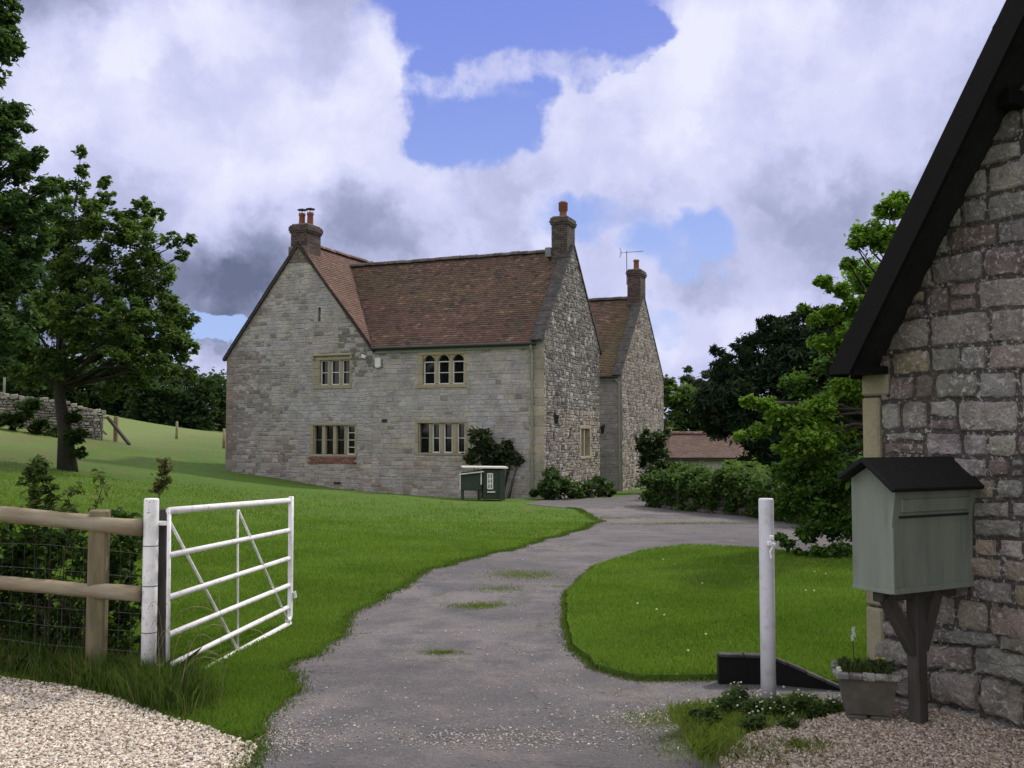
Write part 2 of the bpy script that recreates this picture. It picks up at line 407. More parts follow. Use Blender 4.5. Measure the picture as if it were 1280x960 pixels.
def mat_grass():
    m, t, b = newmat('mown_grass'); P = wpos(t)
    n1 = t.noise(P, .35, 5, .6); n2 = t.noise(P, 3.5, 6, .65); n3 = t.noise(P, 40, 4, .7)
    st_ = t.vmath('MULTIPLY', P, (1.2, .35, 1))
    c = t.mix(t.ramp(n1, .35, .65), (.060, .120, .015), (.088, .152, .022))
    c = t.mix(t.ramp(n2, .3, .7), c, (.046, .104, .012)); c = t.mix(t.ramp(n3, .35, .75, 0, .6), c, (.11, .185, .028))
    dry = t.math('MULTIPLY', t.ramp(t.noise(st_, .9, 6, .6), .5, .68, 0, .7), t.ramp(t.noise(P, 9, 5, .6), .4, .6))
    c = t.mix(dry, c, (.12, .115, .04))
    s_ = t.new('ShaderNodeSeparateXYZ'); t.put(s_.inputs[0], P)
    up = t.math('ADD', s_.outputs[2], t.math('MULTIPLY', t.noise(P, .15, 3), 1.2))
    c = t.mix(t.ramp(up, 1.5, 2.4, 0, .85), c, (.14, .18, .06))
    c = t.mix(t.math('MULTIPLY', t.math('MULTIPLY', t.ramp(up, 1.0, 1.7), t.ramp(up, 2.6, 1.9)), t.ramp(t.noise(P, 1.2, 6, .65), .42, .6, 0, .6)), c, (.12, .10, .055))     # hill pasture is painted paler to look sunlit; the bank below is bare brown
    t.put(b.inputs['Base Color'], c); b.inputs['Roughness'].default_value = .9; b.inputs['Specular IOR Level'].default_value = .15
    bump(t, b, t.math('ADD', t.noise(P, 55, 5, .7), t.math('MULTIPLY', t.noise(P, 9, 4), 1.6)), .8, .03)
    return m
M['grass'] = mat_grass()
g = idx_mesh('ground', V, FC, M['grass']); tag(g, 'green grassy ground rising to the hill on the left', 'ground', kind='structure')

def inside(poly, X, Y):
    P = np.array(poly); r = np.zeros(X.shape, bool); j = len(P) - 1
    for i in range(len(P)):
        xi, yi = P[i]; xj, yj = P[j]
        c = ((yi > Y) != (yj > Y)) & (X < (xj - xi) * (Y - yi) / (yj - yi + 1e-12) + xi); r ^= c; j = i
    return r
def densify(poly, step, jit, seed):
    rn = random.Random(seed); out_ = []
    for i in range(len(poly)):
        a = Vector(poly[i]); b = Vector(poly[(i + 1) % len(poly)]); L = (b - a).length; n = max(1, int(L / step))
        st = min(step, L)
        for k in range(n):
            p = a.lerp(b, k / n)
            nz = noise.noise((p.x * 1.3, p.y * 1.3, seed)) * 1.6 + noise.noise((p.x * 5, p.y * 5, seed + 3)) * .8
            nrm = Vector((-(b - a).y, (b - a).x)).normalized()
            out_.append(tuple(p + nrm * nz * jit))
    return out_
def sheet(name, poly, dz, m, spacing=.3, jit=.05, seed=1, step=.12, thick=0., kindlabel=None):
    o_ = densify(poly, step, jit, seed)
    P = np.array(o_); x0, y0 = P.min(0); x1, y1 = P.max(0)
    X, Y = np.meshgrid(np.arange(x0, x1, spacing), np.arange(y0, y1, spacing)); X = X.ravel() + .013; Y = Y.ravel() + .017
    k = inside(o_, X, Y); X = X[k]; Y = Y[k]
    pts = [Vector(p) for p in o_] + [Vector((a, b)) for a, b in zip(X, Y)]
    n = len(o_); r = delaunay_2d_cdt(pts, [(i, (i + 1) % n) for i in range(n)], [list(range(n))], 1, 1e-5)
    vs = np.array([(v.x, v.y) for v in r[0]]); zs = hts(vs[:, 0], vs[:, 1]) + dz
    fs = [f for f in r[2]]
    verts = [(a, b, c) for (a, b), c in zip(vs, zs)]; faces = [list(f) for f in fs]
    if thick:
        bd = {}
        for f in faces:
            for a, b in zip(f, f[1:] + f[:1]): bd[(a, b)] = 1
        for (a, b) in list(bd):
            if (b, a) not in bd:
                va, vb = verts[a], verts[b]; q = len(verts)
                verts += [(va[0], va[1], va[2] - thick), (vb[0], vb[1], vb[2] - thick)]
                faces.append([a, q, q + 1, b])
    me = bpy.data.meshes.new(name); me.from_pydata(verts, [], faces); me.update()
    o = link_mesh(name, me, m)
    if kindlabel: tag(o, kindlabel[0], kindlabel[1], kind='structure')
    return o, o_

def mat_drive():
    m, t, b = newmat('worn_tarmac'); P = wpos(t)
    big = t.noise(P, .45, 5, .6); mid = t.noise(P, 1.7, 6, .65); fine = t.noise(P, 45, 5, .75)
    c = t.mix(t.ramp(big, .36, .62), (.095, .09, .094), (.158, .144, .144))
    c = t.mix(t.ramp(mid, .42, .64, 0, .75), c, (.066, .066, .072)); c = t.mix(t.ramp(t.noise(P, .28, 4, .55), .44, .6, 0, .6), c, (.085, .08, .082))
    c = t.mix(t.ramp(t.noise(P, 3.1, 5, .6), .5, .7, 0, .5), c, (.175, .145, .135))
    cm = t.new('ShaderNodeCombineColor'); f = t.ramp(fine, .3, .7, .62, 1.38, False); [t.put(cm.inputs[i], f) for i in range(3)]
    c = t.mix(1., c, cm.outputs[0], 'MULTIPLY')
    sp_ = t.ramp(t.voro(P, 60), .16, .08); c = t.mix(t.math('MULTIPLY', sp_, t.ramp(t.noise(P, 1.1, 4), .42, .6, .05, .75)), c, (.40, .37, .33))
    wp_ = t.vmath('ADD', P, t.vmath('MULTIPLY', t.noise(P, 2.2, 4, .6, out=1), (.5, .5, .5)))
    ck_ = t.math('MULTIPLY', t.ramp(t.voro(wp_, .8, 'DISTANCE_TO_EDGE'), .010, .003), t.ramp(t.noise(P, .6, 3), .48, .56))
    c = t.mix(t.math('MULTIPLY', ck_, .6), c, (.04, .038, .034))
    moss = t.math('MULTIPLY', t.ramp(t.noise(P, .9, 5, .65), .56, .68), t.ramp(t.noise(P, 14, 5, .7), .42, .6)); c = t.mix(t.math('MULTIPLY', moss, .75), c, (.06, .068, .03))
    t.put(b.inputs['Base Color'], c); b.inputs['Roughness'].default_value = .88
    bump(t, b, t.math('ADD', t.noise(P, 60, 5, .7), t.math('MULTIPLY', t.voro(P, 55), -.8)), .75, .012)
    return m
def mat_gravel(name, c1, c2, c3):
    m, t, b = newmat(name); P = wpos(t)
    col = t.voro(P, 55, out='Color'); sx = t.new('ShaderNodeSeparateColor'); t.put(sx.inputs[0], col)
    c = t.mix(sx.outputs[0], c1, c2); c = t.mix(t.ramp(sx.outputs[1], .7, .9), c, c3)
    d = t.voro(P, 55); c = t.mix(t.ramp(d, .35, .75, 0, .8), c, (.06, .045, .035))
    t.put(b.inputs['Base Color'], c); b.inputs['Roughness'].default_value = .85
    bump(t, b, t.math('MULTIPLY', d, -1), 1., .02)
    return m
M['drive'] = mat_drive()
M['gravel_l'] = mat_gravel('pale_gravel', (.42, .36, .28), (.58, .52, .43), (.30, .22, .16))
M['gravel_r'] = mat_gravel('brown_gravel', (.30, .24, .18), (.45, .39, .32), (.20, .13, .09))  # brown stone, its colour lowered a little more for the shade by the cottage
def G2(px, py): p = gnd(px, py); return (p.x, p.y)
left_edge = [(345, 915), (352, 882), (362, 842), (418, 802), (445, 768), (500, 733), (560, 706), (650, 684), (730, 661), (748, 653), (722, 637), (655, 630)]
drive_px = [(300, 955)] + left_edge + [(690, 624), (770, 622), (795, 618), (812, 622), (812, 634), (870, 640), (960, 646)]
drive_poly = [(-1.6, 2.5), (-1.35, 4.4)] + [G2(*p) for p in drive_px[1:]] + [(12, 21), (26, 19), (26, 14), (12, 13), (6, 6), (3.6, 4.4), (3.4, 2.5)]
drive, drive_o = sheet('driveway', drive_poly, .012, M['drive'], .3, .085, 5, .08, .03, ('worn tarmac driveway curving up to the stone house', 'driveway'))
isl_px = [(715, 812), (709, 772), (713, 742), (745, 711), (800, 693), (860, 685), (950, 690), (1070, 701), (1180, 712)]
island_poly = [G2(*p) for p in isl_px] + [(7.5, 9.0), (3.4, 6.75), G2(1052, 862), G2(962, 852), G2(900, 852), G2(800, 853), G2(745, 838)]
island, island_o = sheet('lawn', island_poly, .05, M['grass'], .25, .03, 9, .1, .06, ('rounded lawn island inside the bend of the driveway', 'lawn'))
gl_poly = [(-6, 1.5), (-6, 7.0), G2(-60, 843), G2(0, 850), G2(100, 864), G2(200, 893), G2(262, 914), G2(318, 936), (-1.15, 4.4), (-.95, 3.6), (-.8, 2.5), (-.8, 1.5)]
gravel_l, gl_o = sheet('gravel', gl_poly, .02, M['gravel_l'], .3, .04, 12, .08, .02, ('pale limestone gravel in the lower left foreground', 'gravel'))
gr_poly = [(1.25, 2.5), G2(905, 960), G2(930, 925), G2(1000, 910), G2(1060, 900), G2(1150, 893), (2.9, 5.2), (4.5, 2.2), (4.0, 1.5)]
gravel_r, gr_o = sheet('gravel', gr_poly, .028, M['gravel_r'], .3, .05, 15, .08, .02, ('brownish gravel against the near cottage wall', 'gravel'))

# ------------------------------------------------------------------ stonework
def clip_poly(pts, clip):
    out_ = pts
    for i in range(len(clip)):
        a = clip[i]; b = clip[(i + 1) % len(clip)]
        ex, ey = b[0] - a[0], b[1] - a[1]
        def side(p): return ex * (p[1] - a[1]) - ey * (p[0] - a[0])
        new = []
        for k in range(len(out_)):
            p, q = out_[k - 1], out_[k]; sp_, sq = side(p), side(q)
            if (sp_ >= 0) != (sq >= 0):
                tt = sp_ / (sp_ - sq); new.append((p[0] + (q[0] - p[0]) * tt, p[1] + (q[1] - p[1]) * tt))
            if sq >= 0: new.append(q)
        out_ = new
        if len(out_) < 3: return []
    return out_
def area(p): return .5 * sum(p[i - 1][0] * p[i][1] - p[i][0] * p[i - 1][1] for i in range(len(p)))
def wall_back(mb, O, U, N, clip, holes, col, depth=0.):
    us = sorted({min(p[0] for p in clip), max(p[0] for p in clip)} | {h[i] for h in holes for i in (0, 1)})
    vs = sorted({min(p[1] for p in clip), max(p[1] for p in clip)} | {h[i] for h in holes for i in (2, 3)})
    for a, b in zip(us, us[1:]):
        for c, d in zip(vs, vs[1:]):
            mu, mv = (a + b) / 2, (c + d) / 2
            if any(h[0] < mu < h[1] and h[2] < mv < h[3] for h in holes): continue
            p = clip_poly([(a, c), (b, c), (b, d), (a, d)], clip)
            if p: mb.poly([O + U * q[0] + Vector((0, 0, q[1])) + N * depth for q in p], col)
def stones(mb, O, U, N, clip, holes, hr, wr, relief, colfn, seed, joint=.012, fine=False, split=.1, bev=.02, jit=.012, wob=.01, base_d=.002):
    rn = random.Random(seed)
    u0, u1 = min(p[0] for p in clip), max(p[0] for p in clip); v0, v1 = min(p[1] for p in clip), max(p[1] for p in clip)
    v = v0; row = 0
    while v < v1:
        h = rn.uniform(*hr); u = u0 - rn.uniform(0, wr[1]); row += 1
        while u < u1:
            wd = rn.uniform(*wr) * (.75 + .5 * (h - hr[0]) / max(hr[1] - hr[0], 1e-6))
            cells = [(u, u + wd, v, v + h)]
            q = rn.random()
            if q < split and h > hr[0] * 1.2: mv = v + h * rn.uniform(.4, .6); cells = [(u, u + wd, v, mv), (u, u + wd, mv, v + h)]
            elif q < split * 1.8 and wd > wr[0] * 1.4:
                mu = u + wd * rn.uniform(.3, .7); mv = v + h * rn.uniform(.4, .6); cells = [(u, mu, v, v + h), (mu, u + wd, v, mv), (mu, u + wd, mv, v + h)]
            for (a, b, c, d) in cells:
                a += joint / 2; b -= joint / 2; c += joint / 2; d -= joint / 2; ok = True
                for h_ in holes:
                    if a < h_[1] and b > h_[0] and c < h_[3] and d > h_[2]:
                        opts = [(a, min(b, h_[0]), c, d), (max(a, h_[1]), b, c, d), (a, b, c, min(d, h_[2])), (a, b, max(c, h_[3]), d)]
                        opts = [o for o in opts if o[1] - o[0] > .03 and o[3] - o[2] > .03]
                        if not opts: ok = False; break
                        a, b, c, d = max(opts, key=lambda o: (o[1] - o[0]) * (o[3] - o[2]))
                if not ok: continue
                p = clip_poly([(a, c), (b, c), (b, d), (a, d)], clip)
                if len(p) < 3 or area(p) < .0012: continue
                cu = sum(x for x, _ in p) / len(p); cv = sum(y for _, y in p) / len(p)
                col = colfn(cu, cv, rn); dd = rn.uniform(.6, 1.25) * relief
                if fine:
                    q_ = []
                    for k in range(len(p)):
                        s0, s1 = p[k], p[(k + 1) % len(p)]; L = math.hypot(s1[0] - s0[0], s1[1] - s0[1]); n = max(2, int(L / .035))
                        for j in range(n):
                            t_ = j / n; corner = min(t_, 1 - t_) * L
                            x = s0[0] + (s1[0] - s0[0]) * t_; y = s0[1] + (s1[1] - s0[1]) * t_
                            pull = max(0, (.03 - corner) / .03) * .2 * min(.06, (b - a) / 3, (d - c) / 3)
                            dx, dy = cu - x, cv - y; dl = math.hypot(dx, dy) + 1e-6
                            q_.append((x + dx / dl * pull + rn.uniform(-jit, jit) * .5, y + dy / dl * pull + rn.uniform(-jit, jit) * .5))
                    p = q_
                else: p = [(x + rn.uniform(-jit, jit), y + rn.uniform(-jit, jit)) for x, y in p]
                tilt = (rn.uniform(-.06, .06), rn.uniform(-.08, .08))
                def P3(x, y, dp):
                    w_ = wob * (noise.noise((x * 1.1, y * 1.7, seed)) * 2) if wob else 0
                    return O + U * x + Vector((0, 0, y + w_)) + N * (dp + ((x - cu) * tilt[0] + (y - cv) * tilt[1]) * (dp > relief * .3))
                rad = max(.02, min(b - a, d - c) / 2)
                rings = [(0, base_d), (bev * .35, dd * .6), (bev, dd)] if not fine else [(0, base_d - .006), (bev * .25, dd * .55), (bev * .7, dd * .9), (bev * 1.6, dd)]
                R_ = []
                for ins, dp in rings:
                    k_ = max(.25, 1 - ins / rad)
                    R_.append([mb.vert(P3(cu + (x - cu) * k_, cv + (y - cv) * k_, dp + (rn.uniform(-.004, .004) if fine and dp > base_d else 0)), col) for x, y in p])
                n = len(p)
                for r_ in range(len(R_) - 1):
                    for k in range(n): mb.f.append([R_[r_][k], R_[r_][(k + 1) % n], R_[r_ + 1][(k + 1) % n], R_[r_ + 1][k]])
                if fine:
                    cvx = mb.vert(P3(cu, cv, dd + rn.uniform(0, .008)), col)
                    for k in range(n): mb.f.append([R_[-1][k], R_[-1][(k + 1) % n], cvx])
                else: mb.f.append(R_[-1])
            u += wd
        v += h
def lerp3(a, b, t): return tuple(x + (y - x) * t for x, y in zip(a, b))
def jitc(c, rn, k=.18, hue=.04):
    f = 1 + rn.uniform(-k, k); return tuple(max(.01, x * f * (1 + rn.uniform(-hue, hue))) for x in c)
def tile_roof(mb, P0, U, S, L, SL, tw, gauge, colfn, seed, th=.014, keep=None):
    """rows of tiles: P0 eave corner, U unit along the eave, S unit up the slope"""
    rn = random.Random(seed); N = U.cross(S).normalized()
    if N.z < 0: N = -N
    rows = int(SL / gauge) + 1
    for r in range(rows):
        s0 = r * gauge; s1 = min(s0 + gauge * 1.15, SL + .02); off = -(r % 2) * tw / 2
        n = int((L - off) / tw) + 1
        for k in range(n):
            a = max(0, off + k * tw); b = min(L, off + (k + 1) * tw)
            if b - a < .03: continue
            if keep and not keep(P0 + U * ((a + b) / 2) + S * s0): continue
            lift = th + rn.uniform(0, .006); dj = rn.uniform(-.008, .008); g_ = .003
            sag = .02 * noise.noise((a * .35, s0 * .5, seed))
            col = colfn((a + b) / 2, s0, rn)
            q = [P0 + U * (a + g_) + S * (s0 + dj) + N * (lift + sag), P0 + U * (b - g_) + S * (s0 + dj) + N * (lift + sag + rn.uniform(-.003, .003)),
                 P0 + U * (b - g_) + S * s1 + N * (.002 + sag), P0 + U * (a + g_) + S * s1 + N * (.002 + sag)]
            i = [mb.vert(x, col) for x in q]; mb.f.append(i)
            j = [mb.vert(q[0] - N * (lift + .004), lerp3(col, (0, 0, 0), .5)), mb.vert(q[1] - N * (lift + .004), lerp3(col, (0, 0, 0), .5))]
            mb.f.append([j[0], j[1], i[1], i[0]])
def roof_slab(mb, P0, U, S, L, SL, th, col):
    N = U.cross(S).normalized(); N = -N if N.z < 0 else N
    mb.box(P0 + U * L / 2 + S * SL / 2 - N * (th / 2 + .014), U * L / 2, S * SL / 2, N * th / 2, col)
def ridge_tiles(mb, A, B, rad, col, seed, step=.32):
    rn = random.Random(seed); d = B - A; L = d.length; d.normalize(); n = int(L / step)
    s_ = d.cross(Vector((0, 0, 1)))
    for k in range(n):
        a = A + d * (L * k / n); b = A + d * (L * (k + 1) / n - .01); r0 = rad * rn.uniform(.95, 1.08); c = jitc(col, rn, .35)
        dz = rn.uniform(-.012, .012); pa = []; pb = []
        for j in range(7):
            t_ = math.pi * (j / 6); o_ = s_ * (math.cos(t_) * r0) + Vector((0, 0, math.sin(t_) * r0 - .03 + dz))
            pa.append(mb.vert(a + o_, c)); pb.append(mb.vert(b + o_, c))
        for j in range(6): mb.f.append([pa[j], pa[j + 1], pb[j + 1], pb[j]])
        mb.f.append(pa); mb.f.append(pb[::-1])

def brick_stack(name, parent, c, U, S, hu, hs, z0, z1, seed, stone_to=None, col=(.075, .055, .05)):
    """chimney stack in coursed brick with a corbelled cap"""
    mb = MB(); rn = random.Random(seed); z = z0; h = .075
    body_col = (.055, .048, .044)
    mb.box(Vector((c.x, c.y, (z0 + z1) / 2)), U * (hu - .012), S * (hs - .012), Vector((0, 0, (z1 - z0) / 2 - .01)), body_col)
    while z < z1 - .001:
        grow = .03 if z > z1 - .30 and z < z1 - .10 else (.055 if z1 - .22 < z < z1 - .14 else 0)
        if z > z1 - .31: grow = .035
        if z1 - .24 < z < z1 - .12: grow = .06
        zz = min(z + h, z1)
        for (ax, bx, ha, hb) in ((U, S, hu + grow, hs + grow), (S, U, hs + grow, hu + grow)):
            for sg in (-1, 1):
                p = -ha; k = 0; first = (int(z / h) % 2) * .11
                while p < ha - .01:
                    wd = (first if k == 0 and first > 0 else .225); q = min(p + wd, ha); k += 1
                    cc = Vector((c.x, c.y, (z + zz) / 2)) + ax * ((p + q) / 2) + bx * (sg * (hb - .03))
                    mb.box(cc, ax * ((q - p) / 2 - .005), bx * (.03 + rn.uniform(0, .005)), Vector((0, 0, (zz - z) / 2 - .005)), jitc(col, rn, .3, .1))
                    p = q
        z = zz
    mb.box(Vector((c.x, c.y, z1 + .02)), U * (hu - .02), S * (hs - .02), Vector((0, 0, .03)), (.16, .15, .13))
    return mb.build(name, M['brick'], parent)
def pot(parent, c, r, z0, z1, cowl=False, style=0):
    mb = MB(); h = z1 - z0; n = 14
    if style == 0: prof = [(r * 1.08, 0), (r * 1.02, .06 * h), (r, .1 * h), (r * .9, .78 * h), (r * 1.08, .82 * h), (r * 1.08, .95 * h), (r * .9, h), (r * .7, h), (r * .7, .8 * h)]
    else: prof = [(r * 1.25, 0), (r * 1.2, .05 * h), (r * .95, .1 * h), (r * .95, .42 * h), (r * 1.2, .46 * h), (r * 1.2, .86 * h), (r * 1.3, .88 * h), (r * 1.1, .95 * h), (r * .8, h), (r * .6, h), (r * .6, .8 * h)]
    rings = [[mb.vert((c.x + math.cos(6.2832 * k / n) * a, c.y + math.sin(6.2832 * k / n) * a, z0 + b)) for k in range(n)] for a, b in prof]
    for i in range(len(rings) - 1):
        for k in range(n): mb.f.append([rings[i][k], rings[i][(k + 1) % n], rings[i + 1][(k + 1) % n], rings[i + 1][k]])
    o = mb.build('chimney_pot', M['pot'], parent, True)
    if cowl:
        mb = MB()
        for k in range(4):
            a = k * math.pi / 2 + .4; mb.tube([(c.x + math.cos(a) * r * .8, c.y + math.sin(a) * r * .8, z1 - .02), (c.x + math.cos(a) * r * .9, c.y + math.sin(a) * r * .9, z1 + .12)], .008, 5)
        mb.tube([(c.x, c.y, z1 + .11), (c.x, c.y, z1 + .13), (c.x, c.y, z1 + .17)], [r * 1.5, r * 1.45, r * .3], 14)
        mb.build('cowl', M['black_metal'], parent)
    return o

def window(parent, O, U, N, rect, lights, name='window', surround=None, arched=False, hood=False, white=(), transoms=None, glass_d=-.14, scol=(.30, .27, .19)):
    """stone mullioned window: rect (u0,u1,v0,v1) opening, lights list of (u0,u1); the reveal is real depth"""
    Z = Vector((0, 0, 1)); u0, u1, v0, v1 = rect; s0, s1, t0, t1 = surround or rect
    mb = MB(); rn = random.Random(int(abs(u0) * 1000))
    def bx(a, b, c, d, d0, d1, col=None, bev=.012):
        col = col or jitc(scol, rn, .12)
        mb.box(O + U * ((a + b) / 2) + Z * ((c + d) / 2) + N * ((d0 + d1) / 2), U * ((b - a) / 2), Z * ((d - c) / 2), N * ((d1 - d0) / 2), col, min(bev, (b - a) / 3, (d - c) / 3))
    # jamb, head and sill blocks
    n = 3
    for k in range(n):
        va, vb = v0 + (v1 - v0) * k / n, v0 + (v1 - v0) * (k + 1) / n
        ex = .0 if k % 2 else .03
        bx(s0 - ex, u0, va + .002, vb - .002, -.22, .022); bx(u1, s1 + ex, va + .002, vb - .002, -.22, .022)
    L = s1 - s0; m_ = max(2, int(L / .8))
    for k in range(m_):
        a, b = s0 + L * k / m_, s0 + L * (k + 1) / m_
        bx(a + .002, b - .002, v1, t1, -.22, .024); bx(a + .002, b - .002, t0, v0, -.22, .03)
    if hood: bx(s0 - .02, s1 + .02, t1 + .002, t1 + .07, -.02, .10); bx(s0 - .02, s0 + .05, t1 - .12, t1 - .002, -.0, .09); bx(s1 - .05, s1 + .02, t1 - .12, t1 - .002, -.0, .09)
    lights = sorted(lights)
    for (a, b), (c, d) in zip(lights, lights[1:]): bx(b, c, v0, v1 - .001, -.2, -.015, bev=.025)
    if lights[0][0] > u0 + .02: bx(u0, lights[0][0], v0, v1 - .001, -.2, -.03)
    if lights[-1][1] < u1 - .02: bx(lights[-1][1], u1, v0, v1 - .001, -.2, -.03)
    if arched:
        for a, b in lights:                                       # spandrels that round the heads off
            r = (b - a) / 2; cy = v1 - r * 1.0; cu = (a + b) / 2; K_ = 10
            for sg in (-1, 1):
                arc = [(cu + sg * r * math.cos(math.pi / 2 * k / K_), cy + r * 1.0 * math.sin(math.pi / 2 * k / K_) * .97) for k in range(K_ + 1)]
                pl = arc + [(cu + sg * r, v1 + .004)]
                for dp in (-.02, -.19):
                    i = [mb.vert(O + U * x + Z * y + N * dp, scol) for x, y in pl]; mb.f.append(i if sg > 0 else i[::-1])
                for (x0_, y0_), (x1_, y1_) in zip(arc, arc[1:]):
                    mb.poly([O + U * x0_ + Z * y0_ + N * -.02, O + U * x1_ + Z * y1_ + N * -.02, O + U * x1_ + Z * y1_ + N * -.19, O + U * x0_ + Z * y0_ + N * -.19], scol)
    wdw = mb.build(name, M['dressed'], parent)
    for i, (a, b) in enumerate(lights):
        top = v1 - (.0 if not arched else .0)
        p = MB(); p.box(O + U * ((a + b) / 2) + Z * ((v0 + top) / 2) + N * (glass_d - .01), U * ((b - a) / 2), Z * ((top - v0) / 2), N * .004); p.build('pane', M['glass'], wdw)
        if i in white:
            fr = MB(); fw = .032; ftop = top - ((b - a) * .5 if arched else 0)
            def fb(a_, b_, c_, d_, d0=-.12, d1=-.065): fr.box(O + U * ((a_ + b_) / 2) + Z * ((c_ + d_) / 2) + N * ((d0 + d1) / 2), U * ((b_ - a_) / 2), Z * ((d_ - c_) / 2), N * ((d1 - d0) / 2), None, .004)
            fb(a, a + fw, v0, ftop); fb(b - fw, b, v0, ftop); fb(a + fw, b - fw, v0, v0 + fw); fb(a + fw, b - fw, ftop - fw, ftop)
            nb = (transoms or {}).get(i, 1)
            for k in range(nb):
                y = v0 + (ftop - v0) * (k + 1) / (nb + 1); fb(a + fw, b - fw, y - .012, y + .012, -.115, -.075)
            fr.build('casement', M['white_paint'], wdw)
        else:
            fr = MB(); y = v0 + (top - v0) * .5
            fr.box(O + U * ((a + b) / 2) + Z * y + N * -.125, U * ((b - a) / 2), Z * .009, N * .008); fr.build('glazing_bar', M['eaves_paint'], wdw)
    return wdw
def pxs(fn, xs, ys, ref_y=None):
    """pixel spans to wall coordinates"""
    cu = [fn(x, (ys[0] + ys[1]) / 2)[0] for x in xs]
    mx = (xs[0] + xs[-1]) / 2
    return cu, (fn(mx, ys[1])[1], fn(mx, ys[0])[1])

# ------------------------------------------------------------------ the main stone house
Z = Vector((0, 0, 1))
hz = ht(H0.x, H0.y)
house = empty('stone_house', (H0.x, H0.y, hz), 'large old stone house with brown tiled roof, stone mullioned windows and two brick chimneys', 'house')
U1 = fac(283, 520)[0]                    # left corner
ug0 = fac(466, 430)[0]                   # where the wing's gable meets the main range
EZ = 4.62; uc = (ug0 + U1) / 2; WR = 8.32; RZ = 7.88; SD = 5.7; BOT = -1.2
EZW = fac(283, 443)[1]
def frec(x0, x1, y0, y1):
    ua, ub = fac(x1, (y0 + y1) / 2)[0], fac(x0, (y0 + y1) / 2)[0]
    return ua, ub, fac((x0 + x1) / 2, y1)[1], fac((x0 + x1) / 2, y0)[1]
W = {'w1': (frec(400, 437, 450, 481), frec(392, 440, 445, 486)), 'w2': (frec(391.5, 443.5, 532, 568), frec(388, 446, 529, 571)),
     'w3': (frec(528.5, 580, 443.5, 480), frec(523, 583, 437.5, 485)), 'w4': (frec(522.5, 581, 529, 566), frec(519, 584, 525.5, 569))}
slit = frec(397.5, 400.8, 384, 402)
holes = [v[0] for v in W.values()] + [slit]
sholes = [v[1] for v in W.values()] + [slit]
def fcol(u, v, rn):
    grey = (.325, .315, .31); warm = (.33, .30, .26); brown = (.17, .14, .125); yel = (.35, .325, .26)
    n = noise.noise((u * .45, v * .6, 2)); c = lerp3(grey, warm, max(0, min(1, .35 + n)))
    if rn.random() < .12: c = yel
    rub = max(0, min(1, (u - (U1 - 2.6)) / 1.6 + noise.noise((u, v * .8, 7)) * .9)) * (1 if v < 4.8 else .45)
    if rn.random() < rub * .8: c = lerp3(c, brown, rn.uniform(.4, 1))
    d = math.hypot(u - ug0 - .3, (v - 4.8) * .8)
    if d < 1 and rn.random() < .5: c = (.15, .14, .12)
    if v < .9 and rn.random() < .3: c = (.27, .225, .19)
    if u < .55: c = lerp3(c, (.31, .28, .2), .6)
    if rn.random() < .04: c = (.21, .18, .165)
    return jitc(c, rn, .09, .02)
mb = MB(); MORT = (.285, .275, .265)
main_clip = [(0, BOT), (ug0, BOT), (ug0, EZ), (0, EZ)]
wing_clip = [(ug0, BOT), (U1, BOT), (U1, EZW), (uc, WR), (ug0, EZ)]
wall_back(mb, H0, FU, FN, main_clip, holes, MORT); wall_back(mb, H0, FU, FN, wing_clip, holes, MORT)
stones(mb, H0, FU, FN, [(0, -.6), (ug0, -.6), (ug0, EZ - .02), (0, EZ - .02)], sholes, (.095, .185), (.16, .44), .010, fcol, 3, .011, False, .12, .016, .006, .02)
stones(mb, H0, FU, FN, [(ug0, -.3), (U1, -.3), (U1, EZW), (uc, WR - .02), (ug0, EZ)], sholes, (.085, .165), (.13, .38), .012, fcol, 4, .012, False, .16, .018, .009, .025)
# slit opening reveal
a, b, c, d = slit
for q in ([(a, c), (a, d)], [(b, d), (b, c)], [(a, d), (b, d)], [(b, c), (a, c)]):
    mb.poly([H0 + FU * q[0][0] + Z * q[0][1], H0 + FU * q[1][0] + Z * q[1][1], H0 + FU * q[1][0] + Z * q[1][1] + FS * .3, H0 + FU * q[0][0] + Z * q[0][1] + FS * .3], MORT)
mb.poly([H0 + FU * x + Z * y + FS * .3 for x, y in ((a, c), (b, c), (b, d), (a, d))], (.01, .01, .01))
# left side wall of the wing and the back
LW = H0 + FU * U1; DEP = 8.5
wall_back(mb, LW, FS, FU, [(0, BOT), (DEP, BOT), (DEP, EZW), (0, EZW)], [], MORT)
stones(mb, LW, FS, FU, [(0, -.2), (DEP, -.2), (DEP, EZW), (0, EZW)], [], (.12, .2), (.2, .5), .014, fcol, 5, .014, False, .15, .018, .009, .02)
BK = H0 + FS * SD; 
wall_back(mb, BK, FU, FS, [(0, BOT), (U1, BOT), (U1, EZ - .1), (0, EZ - .1)], [], MORT)
wall_back(mb, H0 + FS * DEP, FU, FS, [(ug0, BOT), (U1, BOT), (U1, EZW), (uc, WR), (ug0, EZW)], [], MORT)
wall_back(mb, H0 + FU * ug0, FS, -FU, [(SD, BOT), (DEP, BOT), (DEP, EZ - .05), (SD, EZ - .05)], [], MORT)
# quoins at both corners of the front
rn = random.Random(8)
for uq, sg in ((0, 1), (U1, -1)):
    v = -.6; k = 0
    while v < EZ - .3:
        h = rn.uniform(.24, .34); L = (.5, .3)[k % 2]; k += 1
        mb.box(H0 + FU * (uq + sg * L / 2 - sg * .012) + Z * (v + h / 2) + FN * -.08, FU * (L / 2), Z * (h / 2 - .006), FN * .1, jitc((.30, .27, .2) if sg > 0 else (.2, .16, .135), rn, .15), .012); v += h
mb.build('wall', M['facade'], house)
